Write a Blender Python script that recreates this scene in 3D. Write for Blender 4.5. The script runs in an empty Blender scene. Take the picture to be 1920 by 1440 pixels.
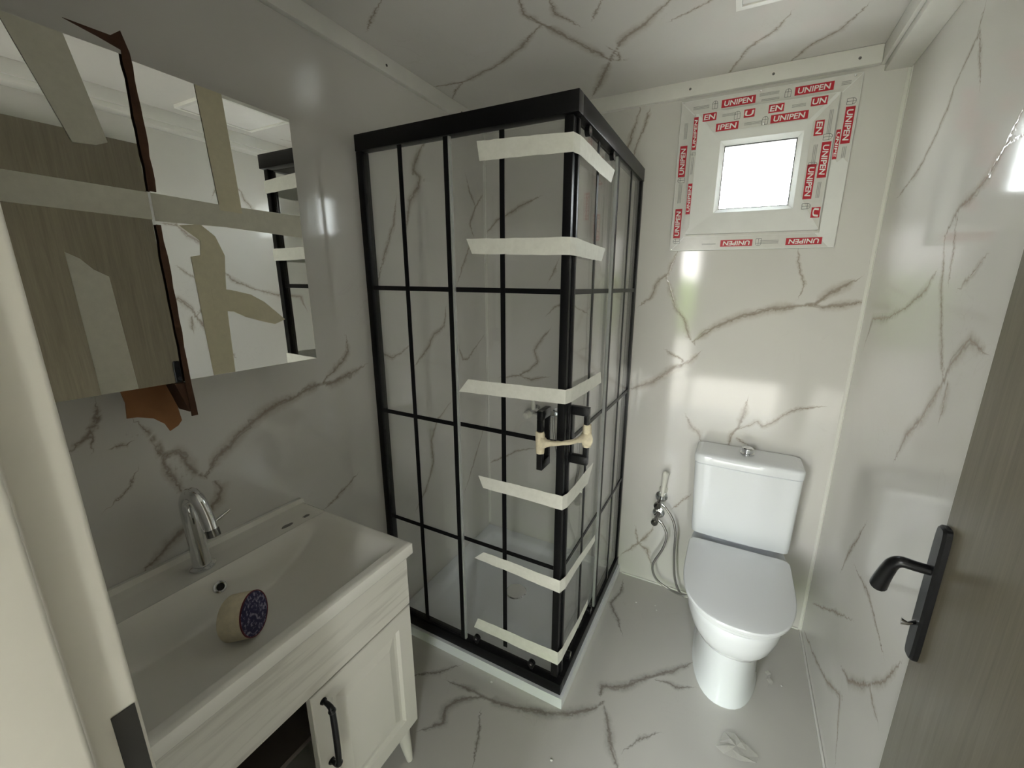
import bpy, bmesh, math, random
import numpy as np
from mathutils import Vector, Matrix, Euler

SC = bpy.context.scene
COL = SC.collection
random.seed(7)

# ------------------------------------------------------------------ camera
cam_data = bpy.data.cameras.new('camera')
cam = bpy.data.objects.new('camera', cam_data)
COL.objects.link(cam)
cam.location = (1.1794, -1.8004, 1.4369)
cam.rotation_euler = (1.3370, -0.0129, 0.4560)
cam_data.sensor_width = 36.0
cam_data.sensor_fit = 'HORIZONTAL'
cam_data.lens = 754.15 / 1920 * 36.0
cam_data.shift_x = -47.88 / 1920
cam_data.shift_y = -7.66 / 1920
cam_data.clip_start = 0.01
SC.camera = cam

# ------------------------------------------------------------------ view
SC.view_settings.view_transform = 'Standard'
SC.view_settings.look = 'None'
SC.view_settings.gamma = 1.0
SC.view_settings.use_curve_mapping = False
SC.view_settings.exposure = 0.44
SC.cycles.use_denoising = True
SC.cycles.use_adaptive_sampling = True
SC.cycles.adaptive_threshold = 0.04
SC.cycles.adaptive_min_samples = 16
SC.cycles.max_bounces = 10
SC.cycles.diffuse_bounces = 4
SC.cycles.glossy_bounces = 5
SC.cycles.transparent_max_bounces = 24
SC.cycles.caustics_reflective = False
SC.cycles.caustics_refractive = False
SC.cycles.sample_clamp_indirect = 6.0

# ------------------------------------------------------------------ sky
world = bpy.data.worlds.new('overcast_sky')
SC.world = world
world.use_nodes = True
wn, wl = world.node_tree.nodes, world.node_tree.links
wn.clear()
w_out = wn.new('ShaderNodeOutputWorld')
w_bg = wn.new('ShaderNodeBackground')
w_tc = wn.new('ShaderNodeTexCoord')
w_sep = wn.new('ShaderNodeSeparateXYZ')
w_ramp = wn.new('ShaderNodeValToRGB')
w_ramp.color_ramp.elements[0].position = 0.0
w_ramp.color_ramp.elements[0].color = (1.0, 0.97, 0.93, 1)
w_ramp.color_ramp.elements[1].position = 0.6
w_ramp.color_ramp.elements[1].color = (0.86, 0.94, 1.0, 1)
wl.new(w_tc.outputs['Generated'], w_sep.inputs[0])
wl.new(w_sep.outputs['Z'], w_ramp.inputs[0])
wl.new(w_ramp.outputs[0], w_bg.inputs['Color'])
w_bg.inputs['Strength'].default_value = SKY = 20.0
wl.new(w_bg.outputs[0], w_out.inputs['Surface'])


def portal(name, loc, rot, sx, sy):
    """sky portal in an opening: only guides sampling of the sky, gives no light of its own"""
    d = bpy.data.lights.new(name, 'AREA')
    d.shape = 'RECTANGLE'
    d.size, d.size_y = sx, sy
    d.cycles.is_portal = True
    o = bpy.data.objects.new(name, d)
    COL.objects.link(o)
    o.location, o.rotation_euler = loc, rot
    return o


portal('window_portal', (1.185, 0.06, 1.832), (math.radians(-90), 0, 0), 0.26, 0.26)
portal('entrance_portal', (0.47, -3.26, 1.0), (math.radians(90), 0, 0), 0.54, 2.0)
portal('added_side_gap_portal', (1.82, -3.26, 1.0), (math.radians(90), 0, 0), 0.24, 2.0)  # sky guide for an unseen side gap added to let in light
portal('added_low_gap_portal', (1.59, -3.26, 0.20), (math.radians(90), 0, 0), 1.62, 0.40)  # sky guide for an unseen low gap added to light the tray front

# ------------------------------------------------------------------ dimensions of the room
W, D, H = 1.583, -1.70, 2.18        # right wall x, front wall y, ceiling z (left wall x = 0, back wall y = 0)

# ------------------------------------------------------------------ node helpers


def new_mat(name):
    m = bpy.data.materials.new(name)
    m.use_nodes = True
    nt = m.node_tree
    b = nt.nodes['Principled BSDF']
    return m, nt, b


def setin(b, **k):
    names = {'color': 'Base Color', 'rough': 'Roughness', 'metal': 'Metallic', 'spec': 'Specular IOR Level',
             'coat': 'Coat Weight', 'coat_rough': 'Coat Roughness', 'ior': 'IOR', 'trans': 'Transmission Weight', 'alpha': 'Alpha'}
    for a, v in k.items():
        if a == 'color' and len(v) == 3:
            v = (*v, 1)
        b.inputs[names[a]].default_value = v


def noise(nt, scale, detail=3, rough=0.5, vec=None, dist=0.0):
    n = nt.nodes.new('ShaderNodeTexNoise')
    n.inputs['Scale'].default_value = scale
    n.inputs['Detail'].default_value = detail
    n.inputs['Roughness'].default_value = rough
    n.inputs['Distortion'].default_value = dist
    if vec is not None:
        nt.links.new(vec, n.inputs['Vector'])
    return n


def math_n(nt, op, a, b=None, clamp=False):
    n = nt.nodes.new('ShaderNodeMath')
    n.operation = op
    n.use_clamp = clamp
    for i, v in enumerate((a, b)):
        if v is None:
            continue
        if isinstance(v, (int, float)):
            n.inputs[i].default_value = v
        else:
            nt.links.new(v, n.inputs[i])
    return n.outputs[0]


def mix_col(nt, fac, a, b):
    n = nt.nodes.new('ShaderNodeMix')
    n.data_type = 'RGBA'
    for sock, v in ((n.inputs[0], fac), (n.inputs[6], a), (n.inputs[7], b)):
        if isinstance(v, (int, float)):
            sock.default_value = v
        elif isinstance(v, tuple):
            sock.default_value = (*v[:3], 1)
        else:
            nt.links.new(v, sock)
    return n.outputs[2]


def bump(nt, b, height, strength=0.1, dist=0.01):
    n = nt.nodes.new('ShaderNodeBump')
    n.inputs['Strength'].default_value = strength
    n.inputs['Distance'].default_value = dist
    nt.links.new(height, n.inputs['Height'])
    nt.links.new(n.outputs[0], b.inputs['Normal'])


def plain(name, color, rough=0.5, mottling=0.06, scale=14.0, **k):
    """one colour with a faint uneven grain"""
    m, nt, b = new_mat(name)
    setin(b, rough=rough, **k)
    tc = nt.nodes.new('ShaderNodeTexCoord')
    n = noise(nt, scale, 4, 0.6, tc.outputs['Object'])
    lo = tuple(c * (1 - mottling) for c in color)
    hi = tuple(min(1, c * (1 + mottling)) for c in color)
    nt.links.new(mix_col(nt, n.outputs['Fac'], lo, hi), b.inputs['Base Color'])
    return m


def marble(name, base, vein, halo, rough):
    """printed marble: the veins follow the drawn vein lines (attribute), roughened by noise"""
    m, nt, b = new_mat(name)
    geo = nt.nodes.new('ShaderNodeNewGeometry')
    P = geo.outputs['Position']
    sd = nt.nodes.new('ShaderNodeAttribute'); sd.attribute_name = 'vein_side'
    vw = nt.nodes.new('ShaderNodeAttribute'); vw.attribute_name = 'vein_width'
    vm = nt.nodes.new('ShaderNodeAttribute'); vm.attribute_name = 'vein_near'
    n1 = noise(nt, 22, 2, 0.6, P)
    n2 = noise(nt, 95, 2, 0.65, P)
    n3 = noise(nt, 7, 1, 0.5, P)
    wob = math_n(nt, 'ADD', math_n(nt, 'MULTIPLY', math_n(nt, 'SUBTRACT', n1.outputs['Fac'], 0.5), 0.020),
                 math_n(nt, 'MULTIPLY', math_n(nt, 'SUBTRACT', n2.outputs['Fac'], 0.5), 0.016))
    a = math_n(nt, 'ABSOLUTE', math_n(nt, 'ADD', sd.outputs['Fac'], wob))
    wid = math_n(nt, 'MULTIPLY', vw.outputs['Fac'], math_n(nt, 'ADD', math_n(nt, 'MULTIPLY', n3.outputs['Fac'], 1.5), 0.15))
    core = math_n(nt, 'SUBTRACT', 1.0, math_n(nt, 'DIVIDE', a, math_n(nt, 'MULTIPLY', wid, 0.0036)), True)
    soft = math_n(nt, 'SUBTRACT', 1.0, math_n(nt, 'DIVIDE', a, math_n(nt, 'MULTIPLY', wid, 0.0150)), True)
    soft = math_n(nt, 'POWER', soft, 1.5)
    core = math_n(nt, 'MULTIPLY', math_n(nt, 'MULTIPLY', core, vm.outputs['Fac']), math_n(nt, 'ADD', math_n(nt, 'MULTIPLY', n2.outputs['Fac'], 1.2), 0.15), True)
    soft = math_n(nt, 'MULTIPLY', math_n(nt, 'MULTIPLY', soft, vm.outputs['Fac']), 0.80)
    n7 = noise(nt, 15, 2, 0.6, P, 0.8)
    a2 = math_n(nt, 'ABSOLUTE', math_n(nt, 'ADD', sd.outputs['Fac'], math_n(nt, 'MULTIPLY', math_n(nt, 'SUBTRACT', n7.outputs['Fac'], 0.5), 0.052)))
    core2 = math_n(nt, 'SUBTRACT', 1.0, math_n(nt, 'DIVIDE', a2, math_n(nt, 'MULTIPLY', wid, 0.0026)), True)
    core2 = math_n(nt, 'MULTIPLY', math_n(nt, 'MULTIPLY', core2, vm.outputs['Fac']), math_n(nt, 'MULTIPLY', math_n(nt, 'SUBTRACT', vw.outputs['Fac'], 0.9, True), 0.75))
    core = math_n(nt, 'MAXIMUM', core, core2)
    # faint clouding and hair veins over the whole panel
    n4 = noise(nt, 1.9, 3, 0.55, P, 0.6)
    cloud = math_n(nt, 'MULTIPLY', math_n(nt, 'SUBTRACT', n4.outputs['Fac'], 0.42, True), 0.9, True)
    n5 = noise(nt, 2.6, 4, 0.62, P, 1.4)
    hair = math_n(nt, 'SUBTRACT', 1.0, math_n(nt, 'MULTIPLY', math_n(nt, 'ABSOLUTE', math_n(nt, 'SUBTRACT', n5.outputs['Fac'], 0.5)), 130.0), True)
    n6 = noise(nt, 3.1, 1, 0.5, P)
    hair = math_n(nt, 'MULTIPLY', hair, math_n(nt, 'MULTIPLY', math_n(nt, 'SUBTRACT', n6.outputs['Fac'], 0.56, True), 1.6), True)
    c = mix_col(nt, cloud, base, tuple(x * 0.80 for x in base))
    c = mix_col(nt, math_n(nt, 'MULTIPLY', hair, 0.5), c, halo)
    c = mix_col(nt, soft, c, halo)
    c = mix_col(nt, math_n(nt, 'MULTIPLY', core, 0.62), c, vein)
    nt.links.new(c, b.inputs['Base Color'])
    setin(b, rough=rough, spec=0.55)
    h = math_n(nt, 'ADD', math_n(nt, 'MULTIPLY', core, 0.5), math_n(nt, 'MULTIPLY', n3.outputs['Fac'], 0.3))
    bump(nt, b, h, 0.16, 0.002)
    return m


def glass(name, tint=(0.95, 0.965, 0.96), rough=0.0, ripple=0.0, fres=1.5):
    """a thin clear sheet: mirror-like at a slant, see-through face on"""
    m = bpy.data.materials.new(name)
    m.use_nodes = True
    nt = m.node_tree
    nt.nodes.clear()
    out = nt.nodes.new('ShaderNodeOutputMaterial')
    t = nt.nodes.new('ShaderNodeBsdfTransparent'); t.inputs[0].default_value = (*tint, 1)
    g = nt.nodes.new('ShaderNodeBsdfGlossy'); g.inputs['Roughness'].default_value = rough
    f = nt.nodes.new('ShaderNodeFresnel')
    gb = nt.nodes.new('ShaderNodeNewGeometry')     # same reflectance on both faces of the thin sheet
    nt.links.new(math_n(nt, 'SUBTRACT', fres, math_n(nt, 'MULTIPLY', gb.outputs['Backfacing'], fres - 1 / fres)), f.inputs[0])
    mx = nt.nodes.new('ShaderNodeMixShader')
    nt.links.new(f.outputs[0], mx.inputs[0]); nt.links.new(t.outputs[0], mx.inputs[1]); nt.links.new(g.outputs[0], mx.inputs[2])
    if ripple:
        tc = nt.nodes.new('ShaderNodeTexCoord')
        n = noise(nt, 60, 3, 0.5, tc.outputs['Object'])
        bp = nt.nodes.new('ShaderNodeBump'); bp.inputs['Strength'].default_value = ripple; bp.inputs['Distance'].default_value = 0.004
        nt.links.new(n.outputs['Fac'], bp.inputs['Height']); nt.links.new(bp.outputs[0], g.inputs['Normal']); nt.links.new(bp.outputs[0], f.inputs['Normal'])
    nt.links.new(mx.outputs[0], out.inputs['Surface'])
    return m


def film_mat(name, color, see=0.25, rough=0.6, scale=60):
    """thin tape or film that lets some of what lies behind it through"""
    m, nt, b = new_mat(name)
    setin(b, rough=rough)
    tc = nt.nodes.new('ShaderNodeTexCoord')
    n = noise(nt, scale, 4, 0.65, tc.outputs['Object'])
    nt.links.new(mix_col(nt, n.outputs['Fac'], tuple(c * 0.86 for c in color), tuple(min(1, c * 1.1) for c in color)), b.inputs['Base Color'])
    bump(nt, b, n.outputs['Fac'], 0.25, 0.002)
    out = nt.nodes['Material Output']
    t = nt.nodes.new('ShaderNodeBsdfTransparent')
    mx = nt.nodes.new('ShaderNodeMixShader'); mx.inputs[0].default_value = see
    nt.links.new(b.outputs[0], mx.inputs[1]); nt.links.new(t.outputs[0], mx.inputs[2]); nt.links.new(mx.outputs[0], out.inputs['Surface'])
    return m


def wood(name, dark, light):
    m, nt, b = new_mat(name)
    setin(b, rough=0.33, spec=0.8)
    geo = nt.nodes.new('ShaderNodeNewGeometry')
    mp = nt.nodes.new('ShaderNodeMapping'); mp.inputs['Scale'].default_value = (30, 30, 1.3)
    nt.links.new(geo.outputs['Position'], mp.inputs[0])
    n = noise(nt, 2.2, 6, 0.6, mp.outputs[0], 0.8)
    n2 = noise(nt, 9.0, 3, 0.6, mp.outputs[0])
    f = math_n(nt, 'ADD', math_n(nt, 'MULTIPLY', n.outputs['Fac'], 0.75), math_n(nt, 'MULTIPLY', n2.outputs['Fac'], 0.35), True)
    r = nt.nodes.new('ShaderNodeValToRGB')
    r.color_ramp.elements[0].position = 0.36; r.color_ramp.elements[0].color = (*dark, 1)
    r.color_ramp.elements[1].position = 0.72; r.color_ramp.elements[1].color = (*light, 1)
    nt.links.new(f, r.inputs[0]); nt.links.new(r.outputs[0], b.inputs['Base Color'])
    bump(nt, b, n2.outputs['Fac'], 0.06, 0.002)
    return m


# ------------------------------------------------------------------ materials
M = {}
M['marble_wall'] = marble('marble_wall_print', (0.71, 0.692, 0.655), (0.20, 0.145, 0.10), (0.40, 0.345, 0.285), 0.09)
M['marble_floor'] = marble('marble_floor_print', (0.56, 0.543, 0.50), (0.14, 0.115, 0.09), (0.25, 0.225, 0.195), 0.13)
M['white_pvc'] = plain('white_pvc', (0.78, 0.77, 0.72), 0.28)
M['jamb_pvc'] = plain('warm_white_jamb', (0.70, 0.67, 0.59), 0.42)
M['white_window'] = plain('white_window_profile', (0.82, 0.82, 0.80), 0.25)
M['black_metal'] = plain('black_powder_coat', (0.006, 0.006, 0.0065), 0.34, 0.2, 40, spec=0.22)
M['black_handle'] = plain('black_satin_handle', (0.007, 0.007, 0.0075), 0.28, 0.2, 40, spec=0.3)
M['clear_glass'] = glass('clear_shower_glass', (0.982, 0.987, 0.985))
M['seal'] = film_mat('clear_door_seal', (0.6, 0.62, 0.6), 0.55, 0.25)
M['ceramic'] = plain('white_ceramic', (0.85, 0.875, 0.90), 0.07, 0.01, 5, coat=0.4)
M['seat_plastic'] = plain('white_seat_plastic', (0.79, 0.81, 0.825), 0.16, 0.01, 5)
M['basin_ceramic'] = plain('ivory_ceramic', (0.86, 0.84, 0.775), 0.10, 0.02, 6, coat=0.3)
M['lacquer'] = plain('cream_lacquer', (0.72, 0.70, 0.63), 0.3, 0.02, 8)
def streaky(name, lo, hi):
    m, nt, b = new_mat(name)
    geo = nt.nodes.new('ShaderNodeNewGeometry')
    mp = nt.nodes.new('ShaderNodeMapping'); mp.inputs['Scale'].default_value = (20, 2.2, 26)
    nt.links.new(geo.outputs['Position'], mp.inputs[0])
    n = noise(nt, 2.0, 4, 0.55, mp.outputs[0], 0.5)
    r = nt.nodes.new('ShaderNodeValToRGB')
    for e, (p, c) in zip(r.color_ramp.elements, ((0.34, lo), (0.50, hi))):
        e.position, e.color = p, (*c, 1)
    nt.links.new(n.outputs['Fac'], r.inputs[0]); nt.links.new(r.outputs[0], b.inputs['Base Color'])
    setin(b, rough=0.32)
    return m


M['streaky_lacquer'] = streaky('streaky_cream_lacquer', (0.60, 0.58, 0.515), (0.73, 0.71, 0.64))
M['cabinet_inside'] = plain('chipboard_shade_in_colour', (0.16, 0.14, 0.12), 0.7)  # shade inside the open vanity is put into this dark colour
M['chrome'] = plain('chrome', (0.75, 0.76, 0.77), 0.07, 0.02, 10, metal=1.0)
M['steel'] = plain('strike_steel', (0.035, 0.033, 0.029), 0.42, 0.15, 30, metal=0.3)
M['mirror'] = plain('mirror_glass', (0.86, 0.87, 0.86), 0.004, 0.0, 2, metal=1.0)
M['cabinet_white'] = plain('cabinet_white', (0.75, 0.74, 0.70), 0.4)
M['cardboard'] = plain('brown_cardboard', (0.30, 0.135, 0.055), 0.85, 0.18, 22)
M['cardboard_edge'] = plain('dark_cardboard_edge', (0.075, 0.034, 0.017), 0.9, 0.3, 60)
M['paper_tape'] = film_mat('cream_paper_tape', (0.93, 0.925, 0.83), 0.14)
M['mirror_tape'] = film_mat('yellowed_paper_tape', (0.66, 0.61, 0.44), 0.08)
M['pale_tape'] = film_mat('pale_paper_tape', (0.62, 0.60, 0.50), 0.06)
M['twist_tape'] = plain('twisted_paper_tape', (0.74, 0.66, 0.48), 0.8, 0.25, 70)
M['door_wood'] = wood('taupe_wood_laminate', (0.105, 0.088, 0.058), (0.165, 0.142, 0.100))
M['red_print'] = plain('red_print', (0.50, 0.012, 0.03), 0.4)
M['white_print'] = plain('white_print', (0.85, 0.83, 0.80), 0.4)
M['grey_print'] = plain('grey_small_print', (0.36, 0.355, 0.34), 0.5, 0.35, 260)
M['dark_print'] = plain('dark_print', (0.10, 0.11, 0.11), 0.5)
M['film'] = plain('protective_film', (0.70, 0.685, 0.65), 0.22, 0.10, 35)
M['rubber_and_hole'] = plain('black_rubber_and_hole_dark', (0.02, 0.02, 0.02), 0.7)
M['hose'] = plain('braided_steel_hose', (0.34, 0.33, 0.31), 0.32, 0.5, 420, metal=0.8)
M['white_plastic'] = plain('ivory_plastic', (0.78, 0.77, 0.70), 0.3)
M['valve_dark'] = plain('dark_chrome_valve', (0.25, 0.245, 0.235), 0.22, 0.1, 20, metal=1.0)
def printed(name):
    m, nt, b = new_mat(name)
    tc = nt.nodes.new('ShaderNodeTexCoord')
    n = noise(nt, 130, 2, 0.5, tc.outputs['Object'])
    r = nt.nodes.new('ShaderNodeValToRGB')
    for e, (p, c) in zip(r.color_ramp.elements, ((0.50, (0.022, 0.018, 0.085, 1)), (0.62, (0.36, 0.33, 0.45, 1)))):
        e.position, e.color = p, c
    nt.links.new(n.outputs['Fac'], r.inputs[0]); nt.links.new(r.outputs[0], b.inputs['Base Color'])
    setin(b, rough=0.4)
    return m


M['label_blue'] = printed('blue_roll_label_print')
M['label_red'] = plain('dark_red_roll_label', (0.16, 0.02, 0.03), 0.4)
M['crumb'] = plain('pale_plaster_crumb', (0.75, 0.74, 0.71), 0.7)
M['scrap'] = film_mat('clear_plastic_scrap', (0.62, 0.60, 0.55), 0.45, 0.12, 30)
M['residue'] = plain('grey_glue_residue', (0.22, 0.21, 0.19), 0.6)
M['hall_wall'] = plain('hall_wall_paint', (0.60, 0.59, 0.55), 0.6)
M['hall_floor'] = plain('hall_floor', (0.40, 0.385, 0.35), 0.45)
M['soil'] = plain('dry_soil', (0.40, 0.36, 0.31), 0.9, 0.25, 2)
M['leaf'] = plain('hedge_green', (0.16, 0.24, 0.05), 0.7, 0.5, 9)
M['lamp_white'] = plain('lamp_diffuser', (0.88, 0.86, 0.83), 0.35)


def frosted(name):
    m = bpy.data.materials.new(name)
    m.use_nodes = True
    nt = m.node_tree
    nt.nodes.clear()
    out = nt.nodes.new('ShaderNodeOutputMaterial')
    t = nt.nodes.new('ShaderNodeBsdfTransparent'); t.inputs[0].default_value = (0.90, 0.93, 0.94, 1)
    tr = nt.nodes.new('ShaderNodeBsdfTranslucent'); tr.inputs[0].default_value = (0.9, 0.92, 0.92, 1)
    g = nt.nodes.new('ShaderNodeBsdfGlossy'); g.inputs['Roughness'].default_value = 0.12
    f = nt.nodes.new('ShaderNodeFresnel')
    gb = nt.nodes.new('ShaderNodeNewGeometry')
    nt.links.new(math_n(nt, 'SUBTRACT', 1.45, math_n(nt, 'MULTIPLY', gb.outputs['Backfacing'], 1.45 - 1 / 1.45)), f.inputs[0])
    tc = nt.nodes.new('ShaderNodeTexCoord')
    n = noise(nt, 75, 3, 0.55, tc.outputs['Object'], 0.4)
    bp = nt.nodes.new('ShaderNodeBump'); bp.inputs['Strength'].default_value = 0.6; bp.inputs['Distance'].default_value = 0.003
    nt.links.new(n.outputs['Fac'], bp.inputs['Height']); nt.links.new(bp.outputs[0], g.inputs['Normal'])
    m1 = nt.nodes.new('ShaderNodeMixShader')
    nt.links.new(math_n(nt, 'ADD', math_n(nt, 'MULTIPLY', n.outputs['Fac'], 1.2), -0.40, True), m1.inputs[0])
    m2 = nt.nodes.new('ShaderNodeMixShader')
    nt.links.new(t.outputs[0], m1.inputs[1]); nt.links.new(tr.outputs[0], m1.inputs[2])
    nt.links.new(f.outputs[0], m2.inputs[0]); nt.links.new(m1.outputs[0], m2.inputs[1]); nt.links.new(g.outputs[0], m2.inputs[2])
    nt.links.new(m2.outputs[0], out.inputs['Surface'])
    return m


M['frosted'] = frosted('frosted_window_pane')

# ------------------------------------------------------------------ object helpers
WLOC = {}


def wloc(o):
    return WLOC.get(o.name, Vector((0, 0, 0)))


def tag(o, label=None, cat=None, group=None, kind=None):
    if label: o['label'] = label
    if cat: o['category'] = cat
    if group: o['group'] = group
    if kind: o['kind'] = kind
    return o


def empty(name, loc, label=None, cat=None, group=None, kind=None):
    o = bpy.data.objects.new(name, None)
    o.empty_display_size = 0.05
    COL.objects.link(o)
    o.location = loc
    WLOC[o.name] = Vector(loc)
    return tag(o, label, cat, group, kind)


def obj(name, bm, mat, parent=None, smooth=None, label=None, cat=None, group=None, kind=None):
    """link ONE mesh object made from world-space geometry, its origin at the middle of its bounds"""
    me = bpy.data.meshes.new(name)
    bmesh.ops.recalc_face_normals(bm, faces=bm.faces[:])
    bm.to_mesh(me)
    bm.free()
    return link_mesh(name, me, mat, parent, smooth, label, cat, group, kind)


def link_mesh(name, me, mat, parent=None, smooth=None, label=None, cat=None, group=None, kind=None):
    co = np.empty(len(me.vertices) * 3)
    me.vertices.foreach_get('co', co)
    co = co.reshape(-1, 3)
    lo, hi = co.min(0), co.max(0)
    c = Vector(((lo[0] + hi[0]) / 2, (lo[1] + hi[1]) / 2, (lo[2] + hi[2]) / 2))
    if parent is None:
        c.z = lo[2]
    me.transform(Matrix.Translation(-c))
    me.materials.append(M[mat] if isinstance(mat, str) else mat)
    if smooth is not None:
        me.shade_smooth()
        if smooth < 179:
            me.set_sharp_from_angle(angle=math.radians(smooth))
    o = bpy.data.objects.new(name, me)
    COL.objects.link(o)
    WLOC[o.name] = c
    if parent is not None:
        o.parent = parent
        o.location = c - wloc(parent)
    else:
        o.location = c
    return tag(o, label, cat, group, kind)


def B():
    return bmesh.new()


def box(bm, lo, hi, bev=0.0, seg=2, mat=None):
    lo, hi = Vector(lo), Vector(hi)
    r = bmesh.ops.create_cube(bm, size=1.0)
    vs = r['verts']
    for v in vs:
        v.co = Vector(((lo.x + hi.x) / 2 + v.co.x * (hi.x - lo.x), (lo.y + hi.y) / 2 + v.co.y * (hi.y - lo.y), (lo.z + hi.z) / 2 + v.co.z * (hi.z - lo.z)))
    if bev > 0:
        es = list({e for v in vs for e in v.link_edges})
        r2 = bmesh.ops.bevel(bm, geom=es, offset=bev, segments=seg, affect='EDGES', profile=0.6)
        vs = r2['verts'] + [v for v in vs if v.is_valid]
    if mat is not None:
        for v in {v for v in vs if v.is_valid}:
            v.co = mat @ v.co
    return bm


def bx(lo, hi, bev=0.0, seg=2):
    return box(B(), lo, hi, bev, seg)


def cyl(bm, a, b, ra, rb=None, n=20, cap=True):
    a, b = Vector(a), Vector(b)
    rb = ra if rb is None else rb
    d = b - a
    mt = Matrix.Translation((a + b) / 2) @ d.to_track_quat('Z', 'Y').to_matrix().to_4x4()
    bmesh.ops.create_cone(bm, cap_ends=cap, cap_tris=False, segments=n, radius1=ra, radius2=rb, depth=d.length, matrix=mt)
    return bm


def spline(pts, n=8):
    """Catmull-Rom through the points"""
    p = [Vector(q) for q in pts]
    p = [p[0] * 2 - p[1]] + p + [p[-1] * 2 - p[-2]]
    out = []
    for i in range(1, len(p) - 2):
        for k in range(n):
            t = k / n
            a, b, c, d = p[i - 1], p[i], p[i + 1], p[i + 2]
            out.append(0.5 * (2 * b + (c - a) * t + (2 * a - 5 * b + 4 * c - d) * t * t + (3 * b - a - 3 * c + d) * t ** 3))
    out.append(p[-2])
    return out


def tube(bm, pts, radii, n=12, squash=None):
    """swept round (or squashed) tube with end caps"""
    pts = [Vector(q) for q in pts]
    if isinstance(radii, (int, float)):
        radii = [radii] * len(pts)
    t0 = (pts[1] - pts[0]).normalized()
    ref = Vector((0, 0, 1)) if abs(t0.z) < 0.9 else Vector((0, 1, 0))
    u = (ref - t0 * ref.dot(t0)).normalized()
    rings = []
    for i, q in enumerate(pts):
        t = (pts[min(i + 1, len(pts) - 1)] - pts[max(i - 1, 0)]).normalized()
        u = (u - t * u.dot(t)).normalized()
        w = t.cross(u)
        s = 1.0 if squash is None else squash
        rings.append([bm.verts.new(q + (u * math.cos(2 * math.pi * k / n) * s + w * math.sin(2 * math.pi * k / n)) * radii[i]) for k in range(n)])
    for a, b in zip(rings, rings[1:]):
        for k in range(n):
            bm.faces.new((a[k], a[(k + 1) % n], b[(k + 1) % n], b[k]))
    bm.faces.new(rings[0][::-1])
    bm.faces.new(rings[-1])
    return bm


def lathe(bm, prof, origin, axis=(0, 0, 1), n=28):
    """turn a profile [(radius, height), ...] round an axis"""
    q = Vector(axis).to_track_quat('Z', 'Y').to_matrix()
    o = Vector(origin)
    rings = []
    for r, h in prof:
        if r < 1e-6:
            rings.append([bm.verts.new(o + q @ Vector((0, 0, h)))])
        else:
            rings.append([bm.verts.new(o + q @ Vector((r * math.cos(2 * math.pi * k / n), r * math.sin(2 * math.pi * k / n), h))) for k in range(n)])
    for a, b in zip(rings, rings[1:]):
        for k in range(n):
            k2 = (k + 1) % n
            f = [a[k % len(a)], a[k2 % len(a)], b[k2 % len(b)], b[k % len(b)]]
            f = list(dict.fromkeys(f))
            if len(f) > 2:
                bm.faces.new(f)
    return bm


def loft(bm, rings, cap=True):
    vr = [[bm.verts.new(p) for p in r] for r in rings]
    n = len(vr[0])
    for a, b in zip(vr, vr[1:]):
        for k in range(n):
            bm.faces.new((a[k], a[(k + 1) % n], b[(k + 1) % n], b[k]))
    if cap:
        bm.faces.new(vr[0][::-1])
        bm.faces.new(vr[-1])
    return bm


def prism(bm, poly, f, depth):
    """polygon (2-D) given thickness: f maps (u, v, depth) to a point"""
    a = [bm.verts.new(f(u, v, 0)) for u, v in poly]
    b = [bm.verts.new(f(u, v, depth)) for u, v in poly]
    n = len(poly)
    bm.faces.new(a)
    bm.faces.new(b[::-1])
    for k in range(n):
        bm.faces.new((a[k], b[k], b[(k + 1) % n], a[(k + 1) % n]))
    return bm


# ------------------------------------------------------------------ marble panels with drawn veins
V_CEIL = [
  (1.6, [(0.038,-0.374), (0.150,-0.358), (0.322,-0.406), (0.452,-0.468), (0.570,-0.550)]),
  (1, [(0.011,-0.252), (0.082,-0.318), (0.150,-0.358)]),
  (2.2, [(0.560,-0.667), (0.543,-0.612), (0.570,-0.550), (0.621,-0.439), (0.676,-0.327), (0.696,-0.278)]),
  (1.5, [(0.634,-0.633), (0.625,-0.574), (0.661,-0.508)]),
  (2.4, [(0.567,-0.061), (0.650,-0.196), (0.709,-0.299), (0.771,-0.382), (0.841,-0.425), (0.925,-0.499)]),
  (1, [(0.696,-0.278), (0.727,-0.264), (0.733,-0.314), (0.716,-0.347)]),
  (0.8, [(0.086,-0.752), (0.142,-0.787), (0.221,-0.825)]),
  (1.2, [(1.061,-0.025), (1.116,-0.164), (1.189,-0.234), (1.214,-0.292)]),
  (1.2, [(1.245,-0.013), (1.296,-0.106), (1.359,-0.155), (1.397,-0.245)]),
  (0.6, [(0.929,-0.415), (1.026,-0.452)]),
  (0.6, [(0.720,-0.521), (0.750,-0.562)]),
]
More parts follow.
